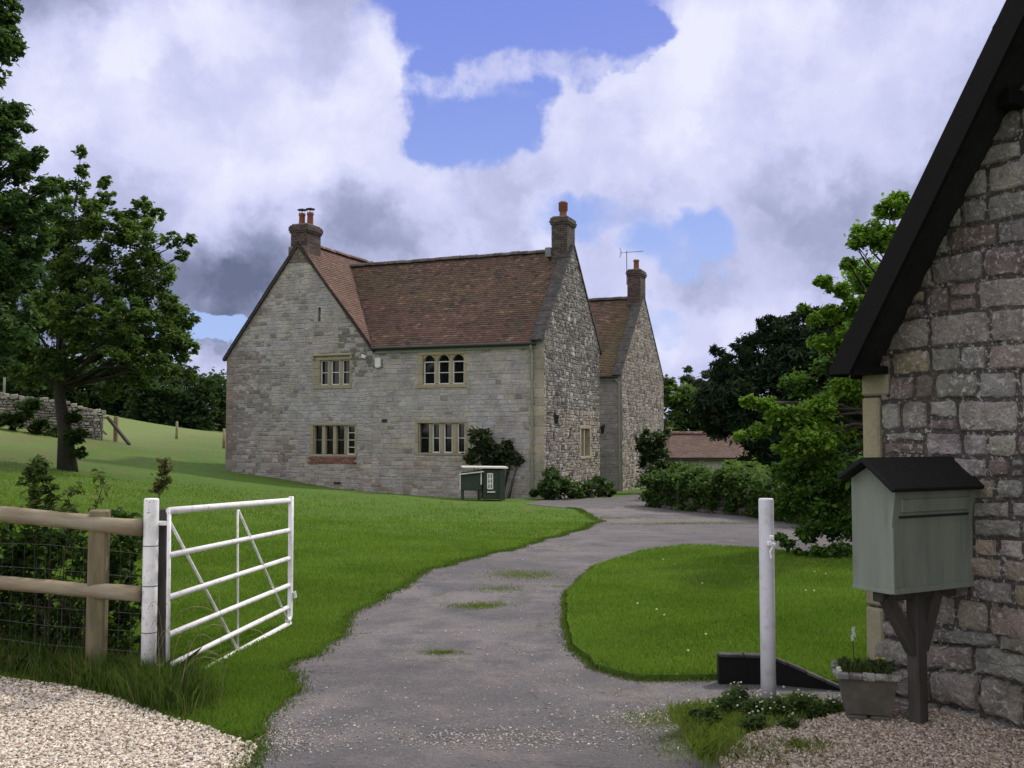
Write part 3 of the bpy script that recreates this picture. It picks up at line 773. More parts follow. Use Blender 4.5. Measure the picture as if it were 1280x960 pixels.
# right gable wall in dark rubble
def gcol(u, v, rn):
    c = (.17, .155, .14) if v > 2.6 + rn.uniform(-.5, .5) else (.24, .205, .175)
    c = lerp3(c, (.13, .12, .115), max(0, min(1, noise.noise((u * .7, v * .5, 11)) + .3)))
    if v < 2.4 and u > 1.7: c = lerp3(c, (.33, .28, .22), .6)
    if rn.random() < .12: c = (.33, .32, .30)
    if rn.random() < .12: c = (.07, .06, .06)
    return jitc(c, rn, .25, .05)
def side(px, py):
    p = on_plane(px, py, H0, FU); return (p - H0).dot(FS), p.z
w5o = (side(726, 550)[0], side(737, 550)[0], side(731, 570)[1], side(731, 536)[1])
w5s = (w5o[0] - .12, w5o[1] + .12, w5o[2] - .1, w5o[3] + .12)
PAR = .16; AX = RZ + PAR
mb = MB(); GC = [(0, BOT), (SD, BOT), (SD, EZ + PAR), (SD / 2, AX), (0, EZ + PAR)]
GM = (.15, .14, .125)
wall_back(mb, H0, FS, -FU, GC, [w5o], GM)
stones(mb, H0, FS, -FU, [(0, -.7), (SD, -.7), (SD, EZ + PAR), (SD / 2, AX), (0, EZ + PAR)], [w5s], (.08, .17), (.10, .30), .022, gcol, 21, .012, False, .2, .02, .014, .03)
mb.build('gable_wall', M['rubble'], house)
# coping along the gable top
mb = MB(); rn = random.Random(5)
TW_ = .42
for (s0_, z0_, s1_, z1_) in ((-.22, EZ + PAR - .24, SD / 2 + .0, AX), (SD + .2, EZ + PAR - .22, SD / 2, AX)):
    A_ = H0 + FS * s0_ + Z * z0_; B_ = H0 + FS * s1_ + Z * z1_; d = B_ - A_; L = d.length; d.normalize(); n = 7; nn = d.cross(FU).normalized(); nn = nn if nn.z > 0 else -nn
    for k in range(n):
        cc = A_ + d * (L * (k + .5) / n) + FU * (TW_ / 2 - .05) + nn * (.03 + rn.uniform(-.008, .008))
        mb.box(cc, FU * (TW_ / 2), d * (L / n / 2 - .004), nn * .035, jitc((.9, .9, .9), rn, .2), .012)
mb.build('coping', M['lead_dark'], house)
# inner face of parapet
# roofs
def rcol(u, s, rn):
    c = lerp3((.118, .066, .050), (.088, .055, .043), rn.random())
    n = noise.noise((u * .35, s * .5, 31)) + .5 * noise.noise((u * 1.1, s * 1.3, 33))
    if rn.random() < max(0, min(.8, .32 + n * 1.1)): c = lerp3(c, (.088, .076, .038), rn.uniform(.2, .8))
    if rn.random() < .07: c = (.15, .10, .065)
    if rn.random() < .06: c = (.05, .04, .035)
    return jitc(c, rn, .18, .04)
def run(parent, O, U, S, s_e, z_e, s_r, z_r, u0, u1, seed, colfn=rcol, tw=.17, g=.105, keep=None):
    """one roof slope: eave at depth s_e and height z_e up to the ridge"""
    P0 = O + U * u0 + S * s_e + Z * z_e; sl = S * (s_r - s_e) + Z * (z_r - z_e); SL = sl.length; sl.normalize()
    m = MB(); roof_slab(m, P0 - Z * .01, U, sl, u1 - u0, SL, .07, (.05, .04, .035)); tile_roof(m, P0, U, sl, u1 - u0, SL, tw, g, colfn, seed, keep=keep)
    return m
slw = (WR - EZ) / (uc - ug0); uv = ug0 + (RZ - EZ) / slw
mb = run(house, H0, FU, FS, -.20, EZ - .12, SD / 2, RZ, TW_ - .1, ug0 - .06, 41)
mq = MB(); P0 = H0 + FU * (ug0 - .06) + FS * -.20 + Z * (EZ - .12); sl = FS * (SD / 2 + .2) + Z * (RZ - EZ + .12); SLn = sl.length; sl.normalize()
tile_roof(mq, P0, FU, sl, uv - ug0 + .3, SLn, .17, .105, lambda u, s_, r: rcol(u + ug0, s_, r), 41, keep=lambda p: p.z > EZ + slw * ((p - H0).dot(FU) - ug0) - .05)
mq.poly([H0 + FU * ug0 + Z * (EZ - .03), H0 + FU * ug0 + FS * SD / 2 + Z * (RZ - .03), H0 + FU * uv + FS * SD / 2 + Z * (RZ - .03)], (.05, .04, .035))
o_ = len(mb.v); mb.v += mq.v; mb.c += mq.c; mb.f += [[i + o_ for i in f] for f in mq.f]
m2 = run(house, H0, FU, FS, SD + .2, EZ - .12, SD / 2, RZ, TW_ - .1, uc + .2, 42)
for q in (m2,):
    o_ = len(mb.v); mb.v += q.v; mb.c += q.c; mb.f += [[i + o_ for i in f] for f in q.f]
roof = mb.build('roof', M['tiles'], house)
mb = MB(); ridge_tiles(mb, H0 + FS * SD / 2 + Z * (RZ + .03) + FU * .35, H0 + FS * SD / 2 + Z * (RZ + .03) + FU * (uc - .05), .12, (.08, .07, .065), 5)
mb.build('ridge', M['ridge'], roof)
# wing roof: ridge runs back from the front gable
sl = (WR - EZ) / (uc - ug0); WH = uc - ug0
def wcol(u, s, rn): return jitc(lerp3(rcol(u, s, rn), (.15, .08, .062), .5), rn, .12)
def keepw(p):
    q = p - H0; s = q.dot(FS); return True
mb = run(house, H0, FS, FU, ug0 - .12, EZ - .12 * sl, uc, WR + .02, -.10, DEP + .1, 43, wcol)
slL = (WR - EZW) / (U1 - uc)
m2 = run(house, H0, FS, FU, U1 + .14, EZW - .14 * slL, uc, WR + .02, -.10, DEP + .1, 44, wcol)
o_ = len(mb.v); mb.v += m2.v; mb.c += m2.c; mb.f += [[i + o_ for i in f] for f in m2.f]
roof2 = mb.build('wing_roof', M['tiles'], house)
mb = MB(); ridge_tiles(mb, H0 + FU * uc + Z * (WR + .05) + FS * .6, H0 + FU * uc + Z * (WR + .05) + FS * DEP, .11, (.12, .075, .06), 6)
mb.build('ridge', M['ridge'], roof2)
# verge strips under the tiles at the front of the wing
mb = MB()
for (ua, za, ub, zb) in ((ug0 - .14, EZ - .16 * sl, uc, WR), (U1 + .16, EZW - .16 * slL, uc, WR)):
    A_ = H0 + FU * ua + Z * za + FN * .05; B_ = H0 + FU * ub + Z * zb + FN * .05; d = (B_ - A_); L = d.length; d.normalize(); nn = d.cross(FN).normalized(); nn = nn if nn.z > 0 else -nn
    mb.box((A_ + B_) / 2 + nn * -.05, d * L / 2, FN * .05, nn * .04, (.8, .8, .8), .01)
mb.build('verge', M['lead_dark'], house)
# gutter, eaves board, downpipe
mb = MB(); mb.box(H0 + FU * (ug0 / 2 + .1) + Z * (EZ - .19) + FN * .03, FU * (ug0 / 2 - .1), Z * .085, FN * .028, None, .005); mb.build('eaves_board', M['eaves_paint'], house)
mb = MB(); mb.tube([H0 + FU * .2 + Z * (EZ - .15) + FN * .17, H0 + FU * (ug0 - .05) + Z * (EZ - .12) + FN * .17], .055, 10); mb.build('gutter', M['gutter'], house)
udp = fac(666, 520)[0]
mb = MB(); mb.tube([H0 + FU * udp + Z * (EZ - .17) + FN * .17, H0 + FU * udp + Z * (EZ - .28) + FN * .15, H0 + FU * udp + Z * (EZ - .42) + FN * .07, H0 + FU * udp + Z * -.32 + FN * .07], .042, 10)
for zz in (3.9, 2.6, 1.3, .2): mb.tube([H0 + FU * udp + Z * zz + FN * .07, H0 + FU * udp + Z * (zz + .06) + FN * .07], .055, 10)
mb.build('downpipe', M['downpipe'], house)
# windows
def lt(*spans, y): return [(fac(b, y)[0], fac(a, y)[0]) for a, b in spans]
window(house, H0, FU, FN, W['w1'][0], lt((400, 409.5), (413, 423.5), (427, 436.5), y=465), surround=W['w1'][1], hood=True, white=(0, 1, 2))
w2_ = window(house, H0, FU, FN, W['w2'][0], lt((392.5, 401.5), (406, 415.5), (419.5, 429.5), (433, 443), y=550), surround=W['w2'][1], white=(0,), transoms={0: 3})
window(house, H0, FU, FN, W['w3'][0], lt((529, 543), (547, 561), (565, 579.5), y=460), surround=W['w3'][1], arched=True, white=(0, 1, 2), scol=(.33, .29, .19))
window(house, H0, FU, FN, W['w4'][0], lt((524, 535.5), (539.5, 549), (554, 564.6), (571, 580.5), y=548), surround=W['w4'][1], hood=False, white=(0, 1, 2))
wm = (w5o[0] + w5o[1]) / 2
window(house, H0, FS, -FU, w5o, [(w5o[0], wm - .06), (wm + .06, w5o[1])], surround=w5s, white=(), scol=(.33, .29, .22))
# brick patch under the lower left window
mb = MB(); rn = random.Random(3); a, b, c, d = W['w2'][1]
for r_ in range(3):
    u = a + (r_ % 2) * .1
    while u < b - .1: mb.box(H0 + FU * (u + .1) + Z * (c - .05 - r_ * .075) + FN * .006, FU * .095, Z * .032, FN * .022, jitc((.17, .07, .05), rn, .35, .1), .006); u += .215
mb.build('brick_patch', M['brick'], house)
# alarm box, floodlight, vents, lantern
a, b, c, d = frec(470, 477, 447.5, 459.5)
mb = MB(); mb.box(H0 + FU * (a + b) / 2 + Z * ((c + d) / 2) + FN * .055, FU * (b - a) / 2, Z * (d - c) / 2, FN * .05, None, .02); mb.box(H0 + FU * (a + b) / 2 + Z * (c + .03) + FN * .06, FU * (b - a) * .3, Z * .05, FN * .06, (.3, .3, .35), .02); mb.build('alarm_box', M['white_paint'], house)
u, v = fac(457.5, 445)
mb = MB(); mb.tube([H0 + FU * u + Z * v, H0 + FU * u + Z * v + FN * .12], .02, 8); mb.box(H0 + FU * u + Z * (v - .03) + FN * .16, (FU * .9 + Z * .4).normalized() * .08, (Z * .9 - FU * .4).normalized() * .05, FN * .05, None, .01); mb.build('flood_light', M['white_paint'], house)
for px in ((478, 484, 524, 527.5), (418, 426, 602.5, 605)):
    a, b, c, d = frec(*px); mb = MB()
    for k in range(3): mb.box(H0 + FU * (a + b) / 2 + Z * (c + (d - c) * (k + .5) / 3) + FN * .03, FU * (b - a) / 2, Z * (d - c) / 7, FN * .012)
    mb.box(H0 + FU * (a + b) / 2 + Z * ((c + d) / 2) + FN * .018, FU * (b - a) / 2, Z * (d - c) / 2, FN * .004, None); mb.build('vent', M['black_metal'], house)
u, v = side(684, 517)
def lantern(parent, B, N, Ux):
    mb = MB(); mb.tube([B, B + N * .18 + Z * .05, B + N * .3], .014, 6); c = B + N * .3
    mb.tube([c + Z * .0, c + Z * -.05, c + Z * -.07], [.03, .13, .10], 6); mb.tube([c + Z * -.07, c + Z * -.28], [.10, .06], 6); mb.tube([c + Z * -.28, c + Z * -.33], [.07, .02], 6)
    return mb.build('lantern', M['black_metal'], parent)
lantern(house, H0 + FS * u + Z * v, -FU, FS)
# chimneys
ccl = fac(363.5, 300)[0], fac(384, 300)[0]
cu = sum(ccl) / 2; hu = abs(ccl[0] - ccl[1]) / 2
cc = H0 + FU * cu + FS * .42
ct = fac(373, 281)[1] 
ch = brick_stack('chimney', house, cc, FU, FS, hu, .42, WR - .55, ct, 3)
mb = MB(); rn = random.Random(4)
stones(mb, H0 + FN * .03, FU, FN, [(cu - hu - .06, fac(373, 328)[1]), (cu + hu + .06, fac(373, 328)[1]), (cu + hu + .06, fac(373, 308)[1]), (cu - hu - .06, fac(373, 308)[1])], [], (.09, .13), (.14, .28), .012, lambda u, v, r: jitc((.13, .105, .085), r, .25), 8)
mb.box(H0 + FU * cu + FN * .005 + Z * ((fac(373, 328)[1] + fac(373, 308)[1]) / 2), FU * (hu + .07), FN * .03, Z * abs(fac(373, 328)[1] - fac(373, 308)[1]) / 2, (.12, .1, .085))
mb.build('chimney_base', M['brick'], ch)
for dx in (-.17, .17):
    pot(ch, cc + FU * dx, .115, ct + .03, ct + .50, True)
cu2 = H0 + FU * .36 + FS * (SD / 2)
ct2 = 1.6 + 273 / F * cu2.y
ch2 = brick_stack('chimney', house, cu2, FU, FS, .28, .40, RZ - .5, ct2, 5, col=(.075, .062, .052))
pot(ch2, cu2, .13, ct2 + .03, ct2 + .62, False, 1)
mb = MB(); mb.box(cu2 + FU * .38 + FS * -.15 + Z * (RZ - .08), FU * .1, FS * .35, Z * .16, None, .01); mb.build('flashing', M['lead'], ch2)

# ------------------------------------------------------------------ the smaller house behind
gz = ht(G0.x, G0.y)
h2 = empty('stone_house', (G0.x, G0.y, gz), 'smaller stone house behind, with a steep rubble gable, one chimney and a grey downpipe', 'house')
def g_side(px, py): p = on_plane(px, py, G0, FU); return (p - G0).dot(FS), p.z
def g_front(px, py): p = on_plane(px, py, G0, FN); return (p - G0).dot(FU), p.z
SD2 = g_side(829, 480)[0]; EZ2 = g_front(776, 466)[1]; RZ2 = EZ2 + 3.35; UL2 = 7.5
mb = MB()
wall_back(mb, G0, FU, FN, [(0, BOT), (UL2, BOT), (UL2, EZ2), (0, EZ2)], [], (.24, .23, .215))
stones(mb, G0, FU, FN, [(0, -.8), (UL2, -.8), (UL2, EZ2), (0, EZ2)], [], (.13, .22), (.22, .5), .010, lambda u, v, r: jitc((.25, .24, .22), r, .14), 13, .012, False, .1, .016, .008)
wall_back(mb, G0 + FS * SD2, FU, FS, [(0, BOT), (UL2, BOT), (UL2, EZ2), (0, EZ2)], [], (.2, .19, .18))
wall_back(mb, G0 + FU * UL2, FS, FU, [(0, BOT), (SD2, BOT), (SD2, EZ2), (SD2 / 2, RZ2), (0, EZ2)], [], (.2, .19, .18))
mb.build('wall', M['facade'], h2)
mb = MB(); GC = [(0, BOT), (SD2, BOT), (SD2, EZ2 + .1), (SD2 / 2, RZ2 + .12), (0, EZ2 + .1)]
def g2col(u, v, rn):
    c = (.27, .235, .205) if rn.random() < .7 else (.2, .16, .145)
    if v < 1.4 and u < 2.5 and rn.random() < .6: c = (.36, .31, .25)
    if rn.random() < .12: c = (.10, .09, .085)
    return jitc(c, rn, .2, .05)
wall_back(mb, G0, FS, -FU, GC, [], (.2, .18, .16))
stones(mb, G0, FS, -FU, [(0, -.9), (SD2, -.9), (SD2, EZ2 + .1), (SD2 / 2, RZ2 + .12), (0, EZ2 + .1)], [], (.09, .18), (.12, .34), .02, g2col, 23, .012, False, .2, .02, .014, .03)
mb.build('gable_wall', M['rubble'], h2)
mb = MB(); rn = random.Random(6)
for (s0_, z0_, s1_, z1_) in ((-.2, EZ2 - .12, SD2 / 2, RZ2 + .12), (SD2 + .2, EZ2 - .12, SD2 / 2, RZ2 + .12)):
    A_ = G0 + FS * s0_ + Z * z0_; B_ = G0 + FS * s1_ + Z * z1_; d = B_ - A_; L = d.length; d.normalize(); n = 7; nn = d.cross(FU).normalized(); nn = nn if nn.z > 0 else -nn
    for k in range(n): mb.box(A_ + d * (L * (k + .5) / n) + FU * .16 + nn * .02, FU * .2, d * (L / n / 2 - .004), nn * .03, jitc((.9, .9, .9), rn, .2), .01)
mb.build('coping', M['lead_dark'], h2)
def r2col(u, s, rn):
    c = rcol(u, s, rn)
    if u < .8 + rn.uniform(-.5, .5): c = lerp3(c, (.085, .075, .03), .55)
    return jitc(c, rn, .1)
mb = run(h2, G0, FU, FS, -.18, EZ2 - .12, SD2 / 2, RZ2, .3, UL2, 51, r2col)
m2 = run(h2, G0, FU, FS, SD2 + .18, EZ2 - .12, SD2 / 2, RZ2, .3, UL2, 52, r2col)
o_ = len(mb.v); mb.v += m2.v; mb.c += m2.c; mb.f += [[i + o_ for i in f] for f in m2.f]
rf = mb.build('roof', M['tiles'], h2)
mb = MB(); ridge_tiles(mb, G0 + FS * SD2 / 2 + Z * (RZ2 + .03) + FU * .3, G0 + FS * SD2 / 2 + Z * (RZ2 + .03) + FU * UL2, .12, (.08, .07, .065), 15); mb.build('ridge', M['ridge'], rf)
mb = MB(); mb.tube([G0 + FU * .15 + Z * (EZ2 - .16) + FN * .16, G0 + FU * 4 + Z * (EZ2 - .13) + FN * .16], .055, 10); mb.build('gutter', M['gutter'], h2)
mb = MB(); mb.box(G0 + FU * 2.2 + Z * (EZ2 - .2) + FN * .03, FU * 2.1, Z * .09, FN * .025, None); mb.build('eaves_board', M['eaves_paint'], h2)
ud = g_front(774.5, 540)[0]
mb = MB(); mb.tube([G0 + FU * (ud + .25) + Z * (EZ2 - .17) + FN * .16, G0 + FU * (ud + .2) + Z * (EZ2 - .2) + FN * .12, G0 + FU * ud + Z * (EZ2 - .4) + FN * .07, G0 + FU * ud + Z * -.55 + FN * .07], .042, 10); mb.build('downpipe', M['downpipe'], h2)
c3 = G0 + FU * .3 + FS * (SD2 / 2)
ct3 = 1.6 + (545 - 338) / F * c3.y
ch3 = brick_stack('chimney', h2, c3, FU, FS, .28, .42, RZ2 - .5, ct3, 7, col=(.08, .055, .048)); pot(ch3, c3, .12, ct3 + .03, ct3 + .5)
u, v = g_side(787, 545); lantern(h2, G0 + FS * u + Z * v, -FU, FS)
u, v = g_front(756, 532); lantern(h2, G0 + FU * u + Z * v, FN, FU)
# aerial strapped to the stack
ab = c3 + FU * .42; ab.z = ct3 - .55
ae = empty('tv_aerial', ab, 'thin metal television aerial on a tall mast strapped to the rear chimney', 'aerial')
top = 1.6 + (545 - 312) / F * ab.y
mb = MB(); mb.tube([ab, Vector((ab.x, ab.y, top))], .018, 6); mb.build('mast', M['wire'], ae)
mb = MB()
for zz in (ab.z + .1, ab.z + .4): mb = MB(); mb.tube([Vector((ab.x, ab.y, zz)), Vector((ab.x, ab.y, zz)) - FU * .15], .012, 5); mb.build('bracket', M['wire'], ae)
mb = MB(); bd = Vector((.95, .2, .1)).normalized(); bc = Vector((ab.x, ab.y, top - .06)); mb.tube([bc - bd * .3, bc + bd * .75], .010, 5)
el_ = Vector((-.2, .95, 0)).normalized()
for k in range(10): p = bc + bd * (-.05 + k * .085); mb.tube([p - el_ * .14 - Z*.05, p + el_ * .14+Z*.05], .005, 4)
for s_ in (-1, 1): mb.tube([bc - bd * .3 + Z * .2 * s_ - el_ * .1, bc - bd * .22, bc - bd * .3 + Z * .2 * s_ + el_ * .1], .006, 4); mb.tube([bc - bd * .28, bc - bd * .3 + Z * .2 * s_], .006, 4)
mb.build('antenna', M['wire'], ae)

# ------------------------------------------------------------------ low outbuilding far right
ob = at(905, 583, 50); B0 = Vector((ob.x + 1.2, 50, 0)); bz = ht(B0.x, B0.y)
h3 = empty('outbuilding', (B0.x, B0.y, bz), 'low outbuilding with a dull pinkish brown roof beside the dark conifer', 'outbuilding')
Zt = 1.6 + 3.2 * 50 / F; EZ3 = 1.6 - 27 * 50 / F; 
BU = Vector((-1, .12, 0)).normalized(); BS = Vector((.12, 1, 0)).normalized(); BL = 7.5
mb = MB(); mb.box(B0 + BU * BL / 2 + BS * 2.2 + Z * ((EZ3 - 1.2) / 2), BU * (BL / 2 - .1), BS * 2.1, Z * ((EZ3 + 1.2) / 2), (.42, .40, .36)); mb.build('wall', M['dressed'], h3)
mb = run(h3, B0, BU, BS, -.25, EZ3, 2.2, Zt - .02, 0, BL, 61, lambda u, s, r: jitc((.125, .08, .064), r, .12), .2, .12)
m2 = run(h3, B0, BU, BS, 4.65, EZ3, 2.2, Zt - .02, 0, BL, 62, lambda u, s, r: jitc((.125, .08, .064), r, .12), .2, .12)
o_ = len(mb.v); mb.v += m2.v; mb.c += m2.c; mb.f += [[i + o_ for i in f] for f in m2.f]
rf = mb.build('roof', M['tiles'], h3)
mb = MB(); ridge_tiles(mb, B0 + BS * 2.2 + Z * (Zt + .02), B0 + BS * 2.2 + Z * (Zt + .02) + BU * BL, .12, (.17, .10, .08), 16); mb.build('ridge', M['ridge'], rf)
mb = MB(); mb.box(B0 + BU * BL / 2 + BS * -.2 + Z * (EZ3 - .08), BU * (BL / 2), BS * .03, Z * .09, None); mb.build('eaves_board', M['gutter'], h3)

# ------------------------------------------------------------------ near cottage on the right
QU = Vector((.483, -.876, 0)).normalized(); QN = Vector((-.876, -.483, 0)).normalized(); QI = -QN
Q0 = Vector((2.195, 6.2, 0))
cot = empty('stone_cottage', (Q0.x, Q0.y, 0), 'near stone cottage gable of rough pitted blocks under a black steep roof edge', 'cottage')
def q(px, py): p = on_plane(px, py, Q0, QN); return (p - Q0).dot(QU), p.z
qs = 1.48; QW = 5.4; qa = QW / 2; OV = .30; FZ = 1.99
def TZ(u): return 2.055 + (u - .045) * qs                            # top line of the verge
DROP = .13; QE = TZ(0) - DROP; QR = TZ(qa) - DROP; uf = (FZ - QE) / qs
def ncol(u, v, rn):
    gr = (.20, .187, .17); br = (.16, .122, .108); wm_ = (.25, .21, .158); pl = (.28, .262, .232)
    r = rn.random(); n = noise.noise((u * 1.5, v * 1.5, 4))
    c = gr
    if r < .22: c = pl
    elif r < .5 and v > 1.3: c = lerp3(br, gr, rn.uniform(0, .5))
    if v < 1.4 and u > .15 and rn.random() < .55: c = wm_
    if v < .55: c = lerp3(c, (.17, .165, .155), .7)
    if rn.random() < .025: c = (.25, .21, .13)
    return jitc(c, rn, .2, .05)
mb = MB(); NM = (.062, .056, .050)
clipN = [(0, -.2), (QW, -.2), (QW, QE), (qa, QR), (0, QE)]
wall_back(mb, Q0, QU, QN, clipN, [], NM); wall_back(mb, Q0, QU, QN, [(0, QE - .1), (uf + .02, QE - .1), (uf + .02, FZ), (0, FZ)], [], NM, .003)
stones(mb, Q0, QU, QN, [(.13, .52), (QW, .52), (QW, QE), (qa, QR), (.13, QE + .13 * qs)], [], (.085, .20), (.13, .36), .018, ncol, 77, .018, True, .14, .018, .010, .02)
stones(mb, Q0, QU, QN, [(.05, -.1), (QW, -.1), (QW, .52), (.05, .52)], [], (.16, .24), (.28, .6), .05, ncol, 79, .016, True, .3, .03, .02, .05)
# side walls
wall_back(mb, Q0, QI, QU * -1, [(0, -.2), (8, -.2), (8, FZ), (0, FZ)], [], NM)
wall_back(mb, Q0 + QU * QW, QI, QU, [(0, -.2), (8, -.2), (8, FZ), (0, FZ)], [], NM)
wall_back(mb, Q0 + QI * 8, QU, QI, clipN, [], NM)
stones(mb, Q0, QI, QU * -1, [(.25, -.1), (8, -.1), (8, FZ), (.25, FZ)], [], (.12, .22), (.2, .5), .02, ncol, 80, .02, False, .1, .02, .01)
mb.build('wall', M['near_stone'], cot, False)
mb = MB(); rn = random.Random(2); v = -.1; k = 0
while v < FZ - .05:
    h = (rn.uniform(.34, .46) if k % 2 else rn.uniform(.16, .24)); h = min(h, FZ - v); L = (.13 if k % 2 else .2); k += 1
    mb.box(Q0 + QU * (L / 2 - .01) + Z * (v + h / 2) + QI * .13, QU * L / 2, Z * (h / 2 - .006), QN * .16, jitc((.26, .235, .155), rn, .12), .012); v += h
mb.build('quoin', M['dressed'], cot)
# roof: steep slopes overhanging the gable
def prism(mb, poly, d0, d1, mirror=False, col=None):
    """polygon in (u, z) of the gable plane, swept along the ridge direction"""
    pl_ = [((QW - a) if mirror else a, b) for a, b in poly]
    A2 = [mb.vert(Q0 + QU * a + Z * b + QI * d0, col) for a, b in pl_]; B2 = [mb.vert(Q0 + QU * a + Z * b + QI * d1, col) for a, b in pl_]
    n = len(pl_); mb.f.append(A2); mb.f.append(B2[::-1])
    for k in range(n): k2 = (k + 1) % n; mb.f.append([A2[k], A2[k2], B2[k2], B2[k]])
mb = MB(); th_ = .17
for mir in (False, True):
    prism(mb, [(.02, TZ(.02) - .03), (.02, FZ), (uf * .9, FZ), (qa, TZ(qa) - th_), (qa, TZ(qa) - .03)], -OV, 8.3, mir, (.02, .02, .02))
    sg_ = -1 if mir else 1; sl_ = (QU * sg_ + Z * qs).normalized(); P0 = Q0 + QU * (QW * mir) + QU * sg_ * .0 + Z * (TZ(0) - .03) - QI * (OV + .02)
    tile_roof(mb, P0, QI, sl_, 8.6, math.hypot(qa, qa * qs) , .2, .16, lambda u, s, r: jitc((.05, .042, .038), r, .3), 71 + mir, .02)
mb.build('roof', mat_attr('dark_roof', var=.3, scale=8, bscale=30), cot)
mb = MB(); bd_ = .25
ub = .045 + (FZ - 2.055 + bd_) / qs
for mir in (False, True):
    prism(mb, [(.015, TZ(.015) - .012), (.015, FZ - .02), (ub, FZ - .02), (qa, TZ(qa) - bd_), (qa, TZ(qa) - .012)], -OV - .03, -OV, mir)
mb.build('bargeboard', M['tarred'], cot)
mb = MB(); prism(mb, [(.0, FZ + .03), (.0, FZ - .015), (.2, FZ - .015), (.2, FZ + .03)], -OV + .002, -.03); mb.build('eaves_board', M['tarred'], cot)
mb = MB()
for k in range(2):
    px_, py_ = ((1252, 112), (1250, 132))[k]; u, v = q(px_, py_)
pp = on_plane(1256, 122, Q0 + QN * .12, QN); u, v = (pp - Q0).dot(QU), pp.z
mb.box(Q0 + QU * u + Z * v + QN * .06, QU * .04, Z * .045, QN * .07, None, .006); mb.build('purlin_end', M['tarred'], cot)

# ------------------------------------------------------------------ wooden box on a post against the cottage
C0 = Vector((1.984, 5.254, 0)); BW = .641; BL_ = .267; ow = QN; lf = -QU
pb = Vector((2.20, 5.50, ht(2.2, 5.5)))
bx_ = empty('post_box', pb, 'large grey green wooden box with black felt roof on a timber post', 'box')
prof = [(0, .775), (0, 1.13), (-.03, 1.335), (.125, 1.45), (BL_, 1.37), (BL_, .775)]
mb = MB(); O = C0
outer = [mb.vert(O + lf * a + Z * b) for a, b in prof]; inner = [mb.vert(O + QI * BW + lf * a + Z * b) for a, b in prof]
mb.f.append(outer[::-1]); mb.f.append(inner)
for k in range(len(prof)): k2 = (k + 1) % len(prof); mb.f.append([outer[k], outer[k2], inner[k2], inner[k]])
body = mb.build('body', M['box_paint'], bx_)
mb = MB()
mb.box(O + QI * (BW / 2) - lf * .008 + Z * .79, QI * (BW / 2 + .004), lf * .006, Z * .015, None, .002)
mb.box(O + ow * .006 + lf * (BL_ / 2) + Z * .785, ow * .006, lf * (BL_ / 2), Z * .010, None, .002)
mb.box(O + ow * .005 - lf * .006 + Z * .95, ow * .007, lf * .010, Z * .17, None, .002); mb.build('edge_trim', M['box_paint'], bx_)
mb = MB(); slp = (lf * -.03 + Z * 1.335) - (Z * 1.13); sln = slp.normalized(); fn_ = QI.cross(sln).normalized(); fn_ = fn_ if fn_.dot(lf) < 0 else -fn_
mb.box(O + QI * (BW * .5) + lf * -.013 + Z * 1.235 + fn_ * .006, QI * (BW * .42), sln * .035, fn_ * .008, None, .003); mb.build('flap', M['box_paint'], bx_)
mb = MB(); mb.box(O + QI * (BW * .5) + lf * -.005 + Z * 1.175 + fn_ * .004, QI * (BW * .43), sln * .006, fn_ * .004); mb.build('slot', M['black_metal'], bx_)
mb = MB()
for (a, b) in (((.125, 1.468), (-.07, 1.318)), ((.125, 1.468), (BL_ + .015, 1.372))):
    A_ = O + lf * a[0] + Z * a[1]; B_ = O + lf * b[0] + Z * b[1]; d = B_ - A_; L = d.length; d.normalize(); nn = d.cross(QI).normalized(); nn = nn if nn.z > 0 else -nn
    mb.box((A_ + B_) / 2 + QI * (BW / 2 - .03) + nn * .006, d * (L / 2 + .008), QI * (BW / 2 + .05), nn * .013, None, .004)
mb.build('roof', M['box_roof'], bx_)
mb = MB(); rn = random.Random(1)
mb.box(Vector((pb.x, pb.y, .36)) , QU * .038, QI * .042, Z * .40, None, .01)
mb.build('post', M['old_wood'], bx_)
def beam(mb, a, b, w_, h_, bev=.006, col=None):
    a = Vector(a); b = Vector(b); d = b - a; L = d.length; d.normalize(); s_ = d.cross(Z); s_ = s_.normalized() if s_.length > .05 else Vector((1, 0, 0)); t_ = s_.cross(d)
    mb.box((a + b) / 2, d * L / 2, s_ * w_ / 2, t_ * h_ / 2, col, bev)
for sg, reach in ((1, .24), (-1, .16)):
    mb = MB(); beam(mb, Vector((pb.x, pb.y, .44)) + ow * .03 * sg, Vector((pb.x, pb.y, .75)) + ow * reach * sg, .06, .07); mb.build('brace', M['old_wood'], bx_)
mb = MB(); beam(mb, C0 + lf * .13 + QI * .03 + Z * .745, C0 + lf * .13 + QI * (BW - .01) + Z * .745, .07, .055); mb.build('bearer', M['old_wood'], bx_)

